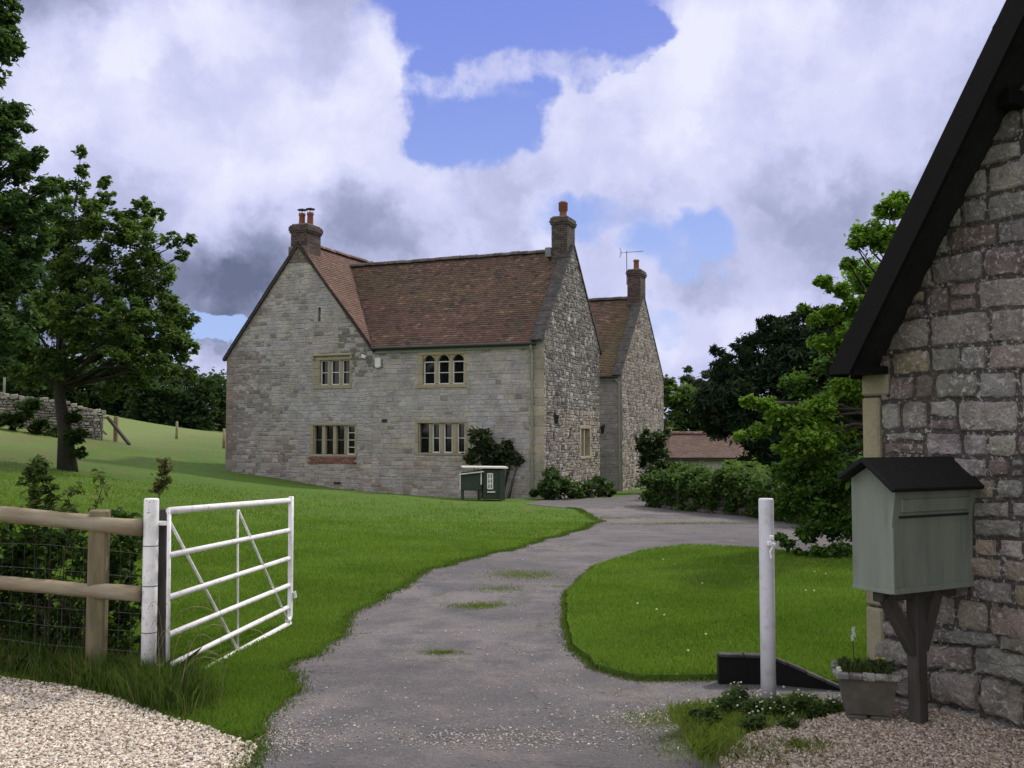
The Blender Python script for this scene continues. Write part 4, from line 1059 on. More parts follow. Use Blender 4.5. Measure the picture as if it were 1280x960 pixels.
# ------------------------------------------------------------------ foliage tools
def unit(v): return v / np.maximum(np.linalg.norm(v, axis=-1, keepdims=True), 1e-9)
def leaves(parent, name, blobs, n, size, c1, c2, m, seed, subs=14, sr=.3, elong=1.6, up=.4, shell=.45, kind=None, droop=0., squash=.85):
    rs = np.random.RandomState(seed); B = np.array(blobs, float)
    wt = B[:, 3] ** 2; wt /= wt.sum(); SC = []; SR = []; SW = []
    for (x, y, z, r) in B:
        d = unit(rs.normal(size=(subs, 3))); rad = r * (shell + (1 - shell) * rs.rand(subs, 1) ** .6)
        SC.append(np.array([x, y, z]) + d * rad * [1, 1, squash]); SR.append(np.full(subs, r * sr) * rs.uniform(.6, 1.35, subs)); SW.append(np.full(subs, r * r) * rs.uniform(.4, 1.6, subs))
    SC = np.concatenate(SC); SR = np.concatenate(SR); SW = np.concatenate(SW); SW /= SW.sum()
    k = rs.choice(len(SC), n, p=SW); P = SC[k] + rs.normal(size=(n, 3)) * SR[k][:, None] * [.8, .8, .6]
    ax = unit(rs.normal(size=(n, 3)) + np.array([0, 0, -droop])); nr = rs.normal(size=(n, 3)); nr[:, 2] = np.abs(nr[:, 2]) + up * 2; nr = unit(nr)
    sd_ = unit(np.cross(nr, ax)); ax = np.cross(sd_, nr)
    s = size * rs.uniform(.6, 1.3, (n, 1)); L = s * elong / 2; w_ = s / 2
    fold = nr * w_ * .35
    V = np.stack([P - ax * L, P - sd_ * w_ * .9 + fold - ax * L * .1, P + ax * L, P + sd_ * w_ * .9 + fold - ax * L * .1], 1).reshape(-1, 3)
    t_ = np.clip(rs.rand(len(SC))[k] * .65 + rs.rand(n) * .5 - .08, 0, 1)[:, None]
    c = np.array(c1) * (1 - t_) + np.array(c2) * t_; c = c * rs.uniform(.8, 1.2, (n, 1))
    o = np_mesh(name, V, 4, m, parent, c)
    if kind: o['kind'] = kind
    return o, SC
def limbs(parent, name, trunk, r0, r1, blobs, seed, twigs=5, m='bark', lr=.3, n=9):
    rn = random.Random(seed); mb = MB(); tp = [Vector(p) for p in trunk]
    rads = [r0 * 1.35] + [r0 + (r1 - r0) * (i / (len(tp) - 1)) for i in range(1, len(tp))]
    mb.tube(tp, rads, n, jit=.15, rnd=rn)
    def on(t):
        f = t * (len(tp) - 1); i = min(int(f), len(tp) - 2); return tp[i].lerp(tp[i + 1], f - i), r0 + (r1 - r0) * t
    for (x, y, z, r) in blobs:
        c = Vector((x, y, z)); hgt = (z - tp[0].z) / max(tp[-1].z - tp[0].z, .1)
        t = max(.48, min(1, hgt * .75)); a, ra = on(t); ra *= .42; d = c - a; L = d.length
        mid = a + d * .5 + Vector((rn.uniform(-.08, .08), rn.uniform(-.08, .08), .06)) * L; mid2 = a + d * .8 + Vector((rn.uniform(-.05, .05), 0, .02)) * L
        mb.tube([a, a.lerp(mid, .5) + Vector((0, 0, -.02 * L)), mid, mid2, c], [ra, ra * .8, ra * .55, ra * .35, ra * .2], 6)
        for k in range(twigs):
            v = Vector((rn.gauss(0, 1), rn.gauss(0, 1), rn.gauss(.3, .8))).normalized() * r * rn.uniform(.6, 1)
            mb.tube([mid.lerp(c, rn.uniform(.3, 1)), c + v * .5 + Vector((0, 0, rn.uniform(-.1, .1) * r)), c + v], [ra * .22, ra * .14, ra * .06], 4)
    return mb.build(name, M[m], parent, True)
def pb_(lst):
    """crown clumps: pixel, depth in metres, radius in pixels"""
    out_ = []
    for px, py, d, r in lst: p = at(px, py, d); out_.append((p.x, p.y, p.z, r * d / F))
    return out_
def tree(name, label, cat, base, trunk, r0, r1, blobs, n, size, c1, c2, seed, group=None, m='leaf', **kw):
    t = empty(name, base, label, cat, group)
    limbs(t, 'trunk', trunk, r0, r1, blobs, seed, kw.pop('twigs', 5))
    leaves(t, 'crown', blobs, n, size, c1, c2, M[m], seed, **kw); return t

# left fruit tree on the lawn
b = gnd(85, 588); dT = b.y
bl_ = pb_([(55, 425, dT, 48), (30, 385, dT + .6, 46), (60, 345, dT, 42), (105, 330, dT, 40), (95, 275, dT + .5, 36), (62, 290, dT, 36), (140, 285, dT, 34), (168, 300, dT - .5, 34),
           (150, 350, dT, 40), (185, 345, dT, 34), (200, 395, dT, 36), (165, 405, dT + .8, 38), (217, 428, dT - .4, 28), (180, 445, dT + .5, 32), (140, 440, dT + 1, 34), (155, 468, dT + .5, 26), (236, 402, dT, 13), (238, 435, dT, 12),
           (118, 405, dT - 1.4, 26), (104, 212, dT, 11), (101, 190, dT, 9), (98, 235, dT, 13), (131, 228, dT, 10), (134, 246, dT, 12), (176, 262, dT, 16), (198, 268, dT, 10), (213, 300, dT, 13), (238, 300, dT, 9), (228, 320, dT, 10),
           (25, 440, dT, 34), (45, 465, dT + .5, 22), (10, 330, dT + 1, 40), (70, 235, dT, 18), (84, 398, dT + 1.5, 34), (176, 476, dT, 13), (122, 372, dT - 1, 30), (60, 455, dT - .8, 26), (30, 470, dT, 20), (95, 420, dT - 1.5, 26), (150, 425, dT - 1.6, 28), (190, 455, dT - 1, 22), (140, 490, dT, 14), (105, 498, dT + .6, 9), (215, 462, dT, 16), (240, 470, dT, 8), (160, 395, dT - 1.6, 26), (70, 380, dT - 1.6, 28)])
tr = [b - Z * .2, at(82, 540, dT), at(75, 500, dT), at(74, 455, dT), at(76, 400, dT), at(84, 330, dT)]
tree('fruit_tree', 'spreading tree with dark leaning trunk and ragged crown on the left lawn', 'tree', b, tr, .21, .05, bl_, 88000, .08, (.045, .085, .03), (.15, .22, .06), 11, subs=24, sr=.15, shell=.4, elong=1.6, twigs=3)
# basal ivy on its trunk
leaves(bpy.data.objects['fruit_tree'], 'trunk_ivy', pb_([(97, 545, dT - .2, 12), (92, 520, dT - .1, 9), (99, 565, dT - .2, 8)]), 1500, .09, (.025, .05, .015), (.05, .09, .02), M['leaf'], 12)
# tree at the left edge, trunk outside the frame
p0 = gnd(-110, 600); d0 = 20
bl_ = pb_([(-30, 40, d0, 50), (-6, 30, d0, 30), (8, 60, d0, 19), (0, 150, d0, 34), (-40, 170, d0, 60), (8, 205, d0, 32), (36, 200, d0, 15), (50, 190, d0, 9), (-10, 260, d0, 48), (26, 262, d0, 30), (-20, 340, d0, 55), (12, 320, d0, 38), (38, 300, d0, 26), (-30, 410, d0, 50), (10, 400, d0, 36),
           (-100, 100, d0, 70), (-120, 220, d0, 80), (-110, 320, d0, 80), (-15, 95, d0, 22), (20, 140, d0, 10), (58, 235, d0, 17), (72, 262, d0, 15), (-10, 0, d0, 40), (-60, -60, d0, 60), (0, 450, d0, 24)])
p0 = at(-110, 600, d0); p0.z = ht(p0.x, p0.y)
tree('broadleaf_tree', 'tall dark tree cut off by the left edge of the photograph', 'tree', p0, [p0 - Z * .2, at(-105, 480, d0), at(-100, 330, d0), at(-90, 180, d0), at(-80, 40, d0)], .28, .08, bl_, 80000, .082, (.035, .072, .034), (.11, .175, .06), 13, subs=26, sr=.17, shell=.4, elong=1.6)

# dark conifer
d0 = 33; p0 = at(985, 600, d0); p0.z = ht(p0.x, p0.y)
bl_ = pb_([(985, 412, d0, 24), (1000, 440, d0, 36), (948, 440, d0, 28), (915, 462, d0, 24), (905, 495, d0, 32), (958, 490, d0, 46), (1020, 480, d0, 50), (1060, 430, d0, 44), (905, 528, d0, 26), (942, 545, d0, 30), (985, 545, d0, 44), (1040, 545, d0, 50), (1080, 480, d0, 45),
           (958, 405, d0, 12), (928, 432, d0, 12), (897, 440, d0, 8), (884, 508, d0, 11), (1010, 392, d0, 13), (1035, 400, d0, 20), (950, 590, d0, 30), (1010, 595, d0, 36)])
t = empty('conifer_tree', p0, 'almost black spreading conifer behind the ivy covered wall', 'tree')
limbs(t, 'trunk', [p0 - Z * .2, at(985, 540, d0), at(985, 470, d0), at(985, 410, d0)], .32, .08, bl_, 15, 4)
leaves(t, 'crown', bl_, 70000, .085, (.010, .022, .012), (.034, .056, .026), M['needle'], 15, subs=22, sr=.2, elong=3.4, up=.1, shell=.5)

# bright leafy tree overhanging the island, trunk behind the cottage corner
d0 = 13.5; p0 = at(1120, 700, d0 + .5); p0.z = ht(p0.x, p0.y)
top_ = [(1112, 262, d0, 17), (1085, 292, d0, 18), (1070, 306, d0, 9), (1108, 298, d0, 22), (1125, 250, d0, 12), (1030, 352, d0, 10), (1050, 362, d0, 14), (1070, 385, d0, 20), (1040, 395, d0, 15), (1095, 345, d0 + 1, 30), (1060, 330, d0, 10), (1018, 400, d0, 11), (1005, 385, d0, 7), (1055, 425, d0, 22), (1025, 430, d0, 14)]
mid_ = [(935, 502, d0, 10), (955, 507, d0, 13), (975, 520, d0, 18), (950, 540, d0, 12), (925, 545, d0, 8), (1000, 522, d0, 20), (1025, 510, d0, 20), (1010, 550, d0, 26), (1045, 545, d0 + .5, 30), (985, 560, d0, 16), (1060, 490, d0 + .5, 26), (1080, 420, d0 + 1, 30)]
low_ = [(985, 590, d0 + .6, 20), (1000, 480, d0 + 1, 20), (1045, 460, d0 + 1, 24), (975, 640, d0 + .6, 16), (1060, 520, d0 + 1, 34), (1020, 620, d0 + .2, 26), (1020, 590, d0 + .5, 32), (1055, 600, d0, 34), (1000, 625, d0 + .5, 24), (1040, 650, d0, 32), (1070, 660, d0, 30), (1010, 668, d0, 16), (985, 680, d0, 9), (1050, 690, d0 - .4, 14), (1025, 690, d0 - .4, 12), (1000, 692, d0 - .2, 8), (1030, 705, d0 - .6, 8), (1060, 708, d0 - .6, 9), (975, 672, d0 - .2, 7), (1150, 560, d0 + 2, 80), (1230, 480, d0 + 2.5, 90), (1180, 380, d0 + 2, 80), (1250, 330, d0 + 3, 90), (1170, 650, d0 + 1.5, 60), (1260, 620, d0 + 2.5, 70)]  # last clumps sit hidden behind the cottage, added to shade the island
t = empty('leafy_tree', p0, 'bright green leafy tree overhanging the lawn beside the near cottage', 'tree')
A_ = pb_(top_ + mid_); B_ = pb_(low_)
limbs(t, 'trunk', [p0 - Z * .2, at(1120, 620, d0 + .5), at(1125, 520, d0 + .5), at(1130, 400, d0 + .8), at(1140, 300, d0 + .8)], .16, .05, A_ + B_[:5], 17, 4)
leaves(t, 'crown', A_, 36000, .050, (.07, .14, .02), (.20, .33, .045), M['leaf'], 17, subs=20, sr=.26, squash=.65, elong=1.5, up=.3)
leaves(t, 'crown', B_, 90000, .056, (.035, .08, .014), (.09, .17, .03), M['leaf'], 18, subs=26, sr=.24, squash=.7, elong=1.5, up=.3)  # lower leaves get darker colours that stand for shade in the crown

# unseen tree added right of the viewpoint to shade the cottage gable and ground
p0 = Vector((6.2, -1.6, 0)); bl_ = [(6.2 + a, -1.6 + b_, c_, r_) for a, b_, c_, r_ in ((0, 0, 7, 1.9), (-1.8, .6, 5.8, 1.5), (-.6, 1.9, 5.2, 1.5), (1.7, .5, 6.2, 1.7), (-1.6, -1.4, 6.4, 1.6), (.6, -1.8, 6, 1.7), (-2.9, -.3, 4.9, 1.1), (-1.9, 1.7, 4.4, 1.0), (.2, .6, 4.6, 1.4), (2.2, -1.2, 5, 1.3))]
tree('broadleaf_tree', 'unseen broad tree beyond the right edge of view, added to shade the near cottage gable', 'tree', p0, [p0 - Z * .2, p0 + Z * 2, p0 + Vector((.1, .1, 4)), p0 + Vector((0, 0, 6.5))], .26, .08, bl_, 45000, .11, (.035, .068, .026), (.10, .16, .045), 63, subs=18, sr=.24)

# trees behind the outbuilding and the wood on the hill
d0 = 62; p0 = at(850, 570, d0); p0.z = ht(p0.x, p0.y)
bl_ = pb_([(842, 500, d0, 22), (858, 515, d0, 24), (870, 500, d0, 20), (885, 520, d0, 22), (845, 535, d0, 22), (875, 545, d0, 24), (832, 485, d0, 14), (905, 530, d0, 30), (820, 540, d0, 24)])
tree('broadleaf_tree', 'mid green bushy tree behind the outbuilding, between the rear gable and conifer', 'tree', p0, [p0 - Z * .2, at(855, 550, d0), at(857, 510, d0)], .4, .1, bl_, 20000, .22, (.05, .09, .03), (.12, .18, .05), 19, subs=16, sr=.22)
d0 = 95; p0 = at(872, 560, d0); p0.z = ht(p0.x, p0.y)
bl_ = pb_([(858, 475, d0, 7), (860, 462, d0, 4), (872, 482, d0, 9), (883, 468, d0, 6), (884, 485, d0, 10), (868, 500, d0, 14), (895, 480, d0, 8)])
tree('distant_tree', 'distant grey green tree tips above the bushy tree', 'tree', p0, [p0, at(870, 500, d0), at(872, 480, d0)], .3, .06, bl_, 6000, .22, (.07, .095, .075), (.10, .13, .10), 20, subs=16, sr=.3)
rn = random.Random(44); wb = []
px = -260
while px < 300:
    topy = 452 + (px - 100) * .1 if px > 60 else 440
    topy = min(topy, 476) + rn.uniform(-6, 8) + (8 if px > 235 else 0); dd = 76 + rn.uniform(-4, 6)
    base = 545 if px > 140 else 520
    y = topy + 12
    while y < base + 16: wb.append((px + rn.uniform(-8, 8), y, dd, rn.uniform(14, 24))); y += 15
    px += 17
o, _ = leaves(None, 'woodland', pb_(wb), 110000, .26, (.02, .042, .018), (.055, .09, .034), M['leaf'], 45, subs=12, sr=.3)
tag(o, 'dark wood along the top of the pasture behind the left tree', 'woodland', kind='stuff')
# trees further round on the right, behind everything
d0 = 48; bl_ = pb_([(1100, 420, d0, 60), (1160, 460, d0, 80), (1250, 440, d0, 90), (1120, 530, d0, 60), (1200, 540, d0, 80), (1340, 470, d0, 100)])

# ------------------------------------------------------------------ ivy covered garden wall
pts = [gnd(812, 633), gnd(850, 637), gnd(895, 642), gnd(940, 645), gnd(1000, 655), gnd(1062, 664)]
pw = empty('garden_wall', pts[0], 'low stone garden wall smothered in ivy beside the driveway', 'wall')
mb = MB(); vb = []; rn = random.Random(31)
for a, b2 in zip(pts, pts[1:]):
    d = (b2 - a); d.z = 0; L = d.length; d.normalize(); n_ = Vector((d.y, -d.x, 0)); n_ = n_ if n_.y < 0 else -n_
    base = Vector((a.x, a.y, 0)); z0 = min(a.z, b2.z) - .1; hh = .62
    wall_back(mb, base, d, n_, [(0, z0), (L, z0), (L, a.z + hh), (0, a.z + hh)], [], (.06, .055, .05))
    stones(mb, base, d, n_, [(0, z0), (L, z0), (L, a.z + hh), (0, a.z + hh)], [], (.08, .15), (.12, .34), .03, lambda u, v, r: jitc((.15, .14, .12), r, .3), 31, .014, False, .2, .02, .014)
    mb.box(base + d * L / 2 - n_ * .2 + Z * ((z0 + a.z + hh) / 2), d * L / 2, n_ * .19, Z * ((a.z + hh - z0) / 2), (.08, .075, .07))
    for k in range(int(L / .28) + 1):
        p = base + d * (k * .28); h_ = .68 + rn.uniform(-.05, .18)
        vb.append((p.x + n_.x * .05, p.y + n_.y * .05, a.z + h_, .27 + rn.random() * .1)); vb.append((p.x - n_.x * .3, p.y - n_.y * .3, a.z + h_ + .05, .3))
        for zz_ in (.2, .42, .62):
            if rn.random() < .72: vb.append((p.x + n_.x * .06, p.y + n_.y * .06, a.z + zz_ + rn.uniform(-.15, .15), .2))
mb.build('stonework', M['dry_stone'], pw)
leaves(pw, 'ivy', vb, 52000, .085, (.03, .065, .016), (.10, .16, .045), M['leaf'], 32, subs=8, sr=.34, elong=1.2, squash=.8)
# end pier of pale stone against the rear house
def shrub(name, label, cat, blobs, n, size, c1, c2, seed, flowers=None, group=None, kind=None, **kw):
    bm = np.array(blobs); base = Vector((bm[:, 0].mean(), bm[:, 1].mean(), 0)); base.z = ht(base.x, base.y)
    t = empty(name, base, label, cat, group)
    mb = MB(); rn = random.Random(seed)
    for (x, y, z, r) in blobs:
        for k in range(3):
            e_ = Vector((x + rn.gauss(0, r * .4), y + rn.gauss(0, r * .4), z + rn.uniform(0, r * .7))); s_ = base + Vector((rn.uniform(-.2, .2) * r * 2 + (x - base.x) * .5, (y - base.y) * .5, -.03)); s_.z = ht(s_.x, s_.y) - .02
            mb.tube([s_, s_.lerp(e_, .5) + Vector((rn.uniform(-.1, .1) * r, 0, .1 * r)), e_], [.014, .010, .004], 5)
    mb.build('stem', M['bark'], t, True)
    leaves(t, 'foliage', blobs, n, size, c1, c2, M['leaf'], seed, **kw)
    if flowers:
        cf, nf, sf = flowers; rs = np.random.RandomState(seed + 1); B = np.array(blobs); k = rs.choice(len(B), nf); d = unit(rs.normal(size=(nf, 3)) + [0, -.8, .4]); P = B[k, :3] + d * B[k, 3:4] * rs.uniform(.8, 1.1, (nf, 1))
        V = []
        for p, a in zip(P, rs.rand(nf) * 6.28):
            for j in range(3):
                an = a + j * 2.1; u_ = np.array([math.cos(an), .2 * math.sin(an * 3), math.sin(an)]); w_ = np.array([-math.sin(an), .3, math.cos(an)])
                V += [p, p + (u_ + w_ * .6) * sf * .5 + [0, -sf * .3, 0], p + u_ * sf, p + (u_ - w_ * .6) * sf * .5 + [0, -sf * .3, 0]]
        np_mesh('blossom', np.array(V), 4, M['flower'], t, np.tile(np.array(cf), (nf * 3, 1)) * rs.uniform(.8, 1.15, (nf * 3, 1)))
    return t
shrub('shrub', 'yellow green bush growing over the middle of the ivy wall', 'shrub', pb_([(920, 590, 25.5, 14), (938, 592, 25.5, 16), (890, 603, 26, 10), (955, 598, 25, 14), (915, 605, 25, 16)]), 6000, .09, (.06, .10, .02), (.14, .20, .05), 33)
shrub('climbing_rose', 'climbing rose with pale flowers on the rear house corner, behind the wall end', 'climbing plant', pb_([(818, 548, 38, 14), (822, 565, 38, 13), (812, 575, 38, 12), (826, 585, 37.5, 11), (806, 560, 38.5, 10), (815, 597, 37, 14), (835, 540, 38, 6)]), 5000, .10, (.018, .04, .014), (.05, .08, .03), 34, ((.6, .45, .42), 36, .07))
shrub('rose_bush', 'sparse rose bush against the house front, right of the lower window', 'shrub', pb_([(603, 548, 31.3, 15), (600, 568, 31.3, 14), (622, 562, 31.3, 14), (640, 570, 31.3, 11), (615, 578, 31.3, 12), (590, 574, 31.3, 8), (650, 577, 31.3, 6), (636, 556, 31.3, 6)]), 3600, .085, (.022, .042, .016), (.06, .085, .035), 35, ((.40, .20, .20), 8, .07))
pv = [(690, 605, 30.0, 14), (704, 610, 30.4, 13), (684, 615, 29.8, 10), (720, 612, 31, 12), (735, 610, 31.8, 12), (750, 610, 32.5, 11), (760, 612, 33, 9), (745, 602, 32.8, 6), (688, 592, 30.3, 8), (668, 617, 30, 5)]
shrub('border_plants', 'leafy border plants at the foot of the right gable wall', 'plants', pb_([(a, b_, c_, d_) for a, b_, c_, d_ in pv]), 9000, .09, (.028, .055, .018), (.075, .12, .04), 36, ((.7, .65, .7), 18, .05))
shrub('shrub', 'dark leafy shrub in front of the outbuilding wall', 'shrub', pb_([(845, 588, 42, 10), (862, 590, 42, 9), (835, 594, 40, 11), (870, 597, 38, 11)]), 5000, .11, (.03, .05, .02), (.08, .11, .045), 37, ((.6, .45, .45), 30, .06))

# ------------------------------------------------------------------ hen house on the lawn
cb = at(606, 624, 28.2); dC = cb.y
coop = empty('hen_house', (cb.x, cb.y, ht(cb.x, cb.y)), 'small dark green hen house with white trimmed roof and window on the lawn', 'hen house')
CU = Vector((1, .10, 0)).normalized(); CS = Vector((-.10, 1, 0)).normalized(); s = dC / F
cz = coop.location.z; pc = Vector((cb.x, cb.y, cz))
def cx(px): return (px - 606) * s
mb = MB()
mb.box(pc + CU * cx(617) + CS * .35 + Z * .46, CU * (13 * s), CS * .35, Z * .42, None, .01)
for k in range(6): mb.box(pc + CU * cx(617) + CS * -.004 + Z * (.12 + k * .135), CU * (13 * s), CS * .006, Z * .058, None, .004)
mb.build('body', M['coop'], coop)
mb = MB(); mb.box(pc + CU * cx(589) + CS * .3 + Z * .52, CU * (13 * s), CS * .28, Z * .23, None, .01)
mb.build('nest_box', M['coop'], coop)
mb = MB(); mb.box(pc + CU * cx(589) + CS * .28 + Z * .79, (CU * 15 * s + Z * .04), CS * .34, Z * .012, None, .004); mb.build('nest_lid', M['coop'], coop)
mb = MB(); mb.box(pc + CU * cx(589) + CS * -.065 + Z * .785, CU * 15.5 * s + Z * .04, CS * .008, Z * .016); mb.box(pc + CU * cx(575.3) + CS * .02 + Z * .55, CU * .014, CS * .012, Z * .24); mb.box(pc + CU * cx(601.5) + CS * .01 + Z * .62, CU * .016, CS * .012, Z * .17)
mb.build('trim', M['white_paint'], coop)
mb = MB(); mb.box(pc + CU * cx(606) + CS * .33 + Z * .935, CU * 28.5 * s - Z * .01, CS * .46, Z * .022, None, .004); mb.build('roof', M['white_paint'], coop)
mb = MB(); a = cx(612.5); 
for dx in (-2.9, 0, 2.9) : mb.box(pc + CU * (a + dx * s) + CS * -.03 + Z * .55, CU * (.8 * s), CS * .012, Z * .22)
for k in range(4): mb.box(pc + CU * a + CS * -.03 + Z * (.34 + k * .14), CU * 2.9 * s, CS * .014, Z * .016)
mb.box(pc + CU * (a + .03) + CS * -.03 + Z * .25, CU * 5 * s, CS * .02, Z * .018); mb.build('window', M['white_paint'], coop)
mb = MB(); mb.box(pc + CU * a + CS * -.016 + Z * .55, CU * 2.6 * s, CS * .002, Z * .2); mb.build('pane', M['glass'], [o for o in coop.children if o.name.startswith('window')][0])
mb = MB(); mb.box(pc + CU * cx(627.5) + CS * -.035 + Z * .44, CU * 3.6 * s, CS * .02, Z * .42, None, .006); mb.build('door', M['coop'], coop)
for px in (579, 600):
    for sy in (.08, .55): mb = MB(); mb.box(pc + CU * cx(px) + CS * sy + Z * .14, CU * .03, CS * .03, Z * .16); mb.build('leg', M['coop'], coop)

# ------------------------------------------------------------------ white field gate, posts and rail fence
DP = 6.6
def post(name, label, cat, px_t, py_t, px_b, d, rad, m, cap=True):
    top_ = at(px_t, py_t, d); bot = at(px_b, 860, d); gz_ = ht(bot.x, bot.y); bot.z = gz_ - .1
    t = empty(name, (bot.x, bot.y, gz_), label, cat)
    mb = MB(); mb.tube([bot, bot.lerp(top_, .5), top_ - Z * .012, top_ - Z * .004, top_], [rad, rad, rad, rad * .97, rad * .88], 20, cap=True)
    mb.build('pole', M[m], t, True)
    return t, top_, bot
gp, gpt, gpb = post('gate_post', 'round white gate post beside the hanging end of the field gate', 'post', 189.5, 623, 185, DP, .048, 'gate_white')
rp, rpt, rpb = post('gate_post', 'solitary round white gate post at the right, in front of the lawn island', 'post', 957.5, 623, 960.5, 6.02, .0445, 'post_white')
# latch on the right post
mb = MB(); c = at(961, 679, 5.96); e_ = Vector((1, 0, 0))
mb.box(c + Vector((.0, -.015, .0)), e_ * .012, Vector((0, .02, 0)), Z * .012, None, .002); mb.box(c + Vector((.012, -.02, .035)), e_ * .012, Vector((0, .015, 0)), Z * .012, None, .003); mb.tube([c + Vector((.02, -.02, -.01)), c + Vector((.0, -.03, -.05)), c + Vector((.005, -.03, -.085))], .006, 6); mb.box(c + Vector((.022, -.01, -.005)), e_ * .012, Vector((0, .02, 0)), Z * .008, None, .002)
mb.build('latch', M['gate_white'], rp)
for zz in (.32, .62, .88):
    mb = MB(); c = Vector((gpb.x, gpb.y, 0)).lerp(Vector((gpt.x, gpt.y, 0)), (zz) / 1.2); c.z = zz; mb.tube([c, c + Z * .006], .0495, 16); mb.build('wire_tie', M['wire'], gp)
# grey hanging post with hinges
hp_t = at(204.5, 636, DP + .12); hp_b = at(203.5, 850, DP + .12); hp_b.z = -.1
hp = empty('hinge_post', (hp_b.x, hp_b.y, 0), 'weathered square grey green post carrying the white gate hinges', 'post')
mb = MB(); mb.box((hp_t + hp_b) / 2, Vector((.024, 0, 0)), Vector((0, .035, 0)), (hp_t - hp_b) / 2, None, .006); mb.build('shaft', M['old_wood'], hp)
for py in (654, 833): 
    mb = MB(); c = at(203, py, DP + .04); mb.box(c, Vector((.038, .0, 0)), Vector((0, .03, 0)), Z * .013, None, .004); mb.build('hinge', M['gate_white'], hp)
DH, DFr = DP - .02, 8.9
gh = at(211, 860, DH); gate = empty('field_gate', (gh.x, gh.y, 0), 'white tubular steel field gate swung open across the grass edge', 'gate')
Ht = at(211.5, 636, DH); Hb = at(209.5, 845, DH); Ft = at(364, 622, DFr); Fb = at(362.5, 774, DFr)
def gb(name, pts, r, n=10): mb = MB(); mb.tube(pts, r, n); return mb.build(name, M['gate_white'], gate, True)
gb('stile', [Hb, Ht], .013); 
lowH = at(209, 862, DH)
gb('end_frame', [Ft + Z * .01, Ft.lerp(Fb, .5), Fb + Z * .03, Fb + (lowH - Fb) * .015, Fb + (lowH - Fb) * .03 - Z * .008], .0235, 12)
def bar(y0, y1, r=.019, mid=None, x0=211.5):
    a = at(x0, y0, DH); b_ = at(362, y1, DFr); pts_ = [a, a.lerp(b_, .5), b_]
    if mid: pts_ = [a, a.lerp(b_, .22) - Z * mid, a.lerp(b_, .35), b_]
    return gb('bar', pts_, r)
bar(638.5, 625.5, .024); bar(694, 662.5, mid=-.0); bar(746.5, 697.5); bar(793, 731); bar(832, 758); bar(862, 779, .021)
mx = at(211, 640, DH); 
def gpt_(px, py):
    # point of the gate's plane seen at a pixel
    Nn = (Ft - Ht).cross(Z).normalized(); return on_plane(px, py, Ht, Nn)
gb('brace', [gpt_(297, 637), gpt_(297.5, 811)], .008); gb('brace', [gpt_(212, 652), gpt_(297, 812)], .010); gb('brace', [gpt_(298, 638), gpt_(359, 774)], .010)
mb = MB(); c = at(367, 743, DFr); mb.tube([c - Vector((.03, 0, 0)), c + Vector((.01, 0, .02)), c + Vector((.015, 0, -.03))], .016, 6); mb.build('catch', M['gate_white'], gate)

fb = at(122, 860, DP + .15); fb.z = ht(fb.x, fb.y)
fen = empty('rail_fence', fb, 'rustic wooden fence of two half round rails on a squared post', 'fence')
def rail(y0, y1, ymid, x1, r, seed):
    a = at(-160, y0 - (y1 - y0) * .8, 7.5); b_ = at(x1, y1, DP - .02); m_ = at(0, y0, 7.05); rn = random.Random(seed)
    mb = MB(); pts_ = [a, m_]
    for k in range(1, 9): p = m_.lerp(b_, k / 8) + Z * rn.uniform(-.004, .004); pts_.append(p)
    rr_ = [r * rn.uniform(.94, 1.06) for _ in pts_]; mb.tube(pts_, rr_, 14, jit=.05, rnd=rn); mb.build('rail', M['rail_wood'], fen, True)
rail(642, 660, 0, 177, .054, 3); rail(728, 743, 0, 174, .049, 4)
mb = MB(); t_ = at(125, 637, DP + .14); b_ = at(119, 860, DP + .14); b_.z = -.1; mb.box((t_ + b_) / 2, Vector((.062, .0, 0)), Vector((0, .04, 0)), (t_ - b_) / 2, None, .012); mb.build('post', M['post_wood'], fen)
mb = MB(); t_ = at(-140, 620, 7.75); b_ = at(-142, 840, 7.75); b_.z = -.1; mb.box((t_ + b_) / 2, Vector((.062, .0, 0)), Vector((0, .04, 0)), (t_ - b_) / 2, None, .012); mb.build('post', M['post_wood'], fen)
mb = MB(); rn = random.Random(9)
for k in range(7):
    z_ = .08 + k * .125; pts_ = [at(-160, 700, 7.52), at(60, 700, 6.92), at(176, 700, DP - .04)]
    mb.tube([Vector((p.x, p.y, z_ + rn.uniform(-.03, .03))) for p in pts_], .0012, 4)
for k in range(22):
    p = at(-150 + k * 15, 700, 7.5 - k * .042); mb.tube([Vector((p.x + rn.uniform(-.01, .01), p.y, .02)), Vector((p.x + rn.uniform(-.02, .02), p.y, .84))], .0008, 4)
mb.build('wire_mesh', M['wire'], fen)

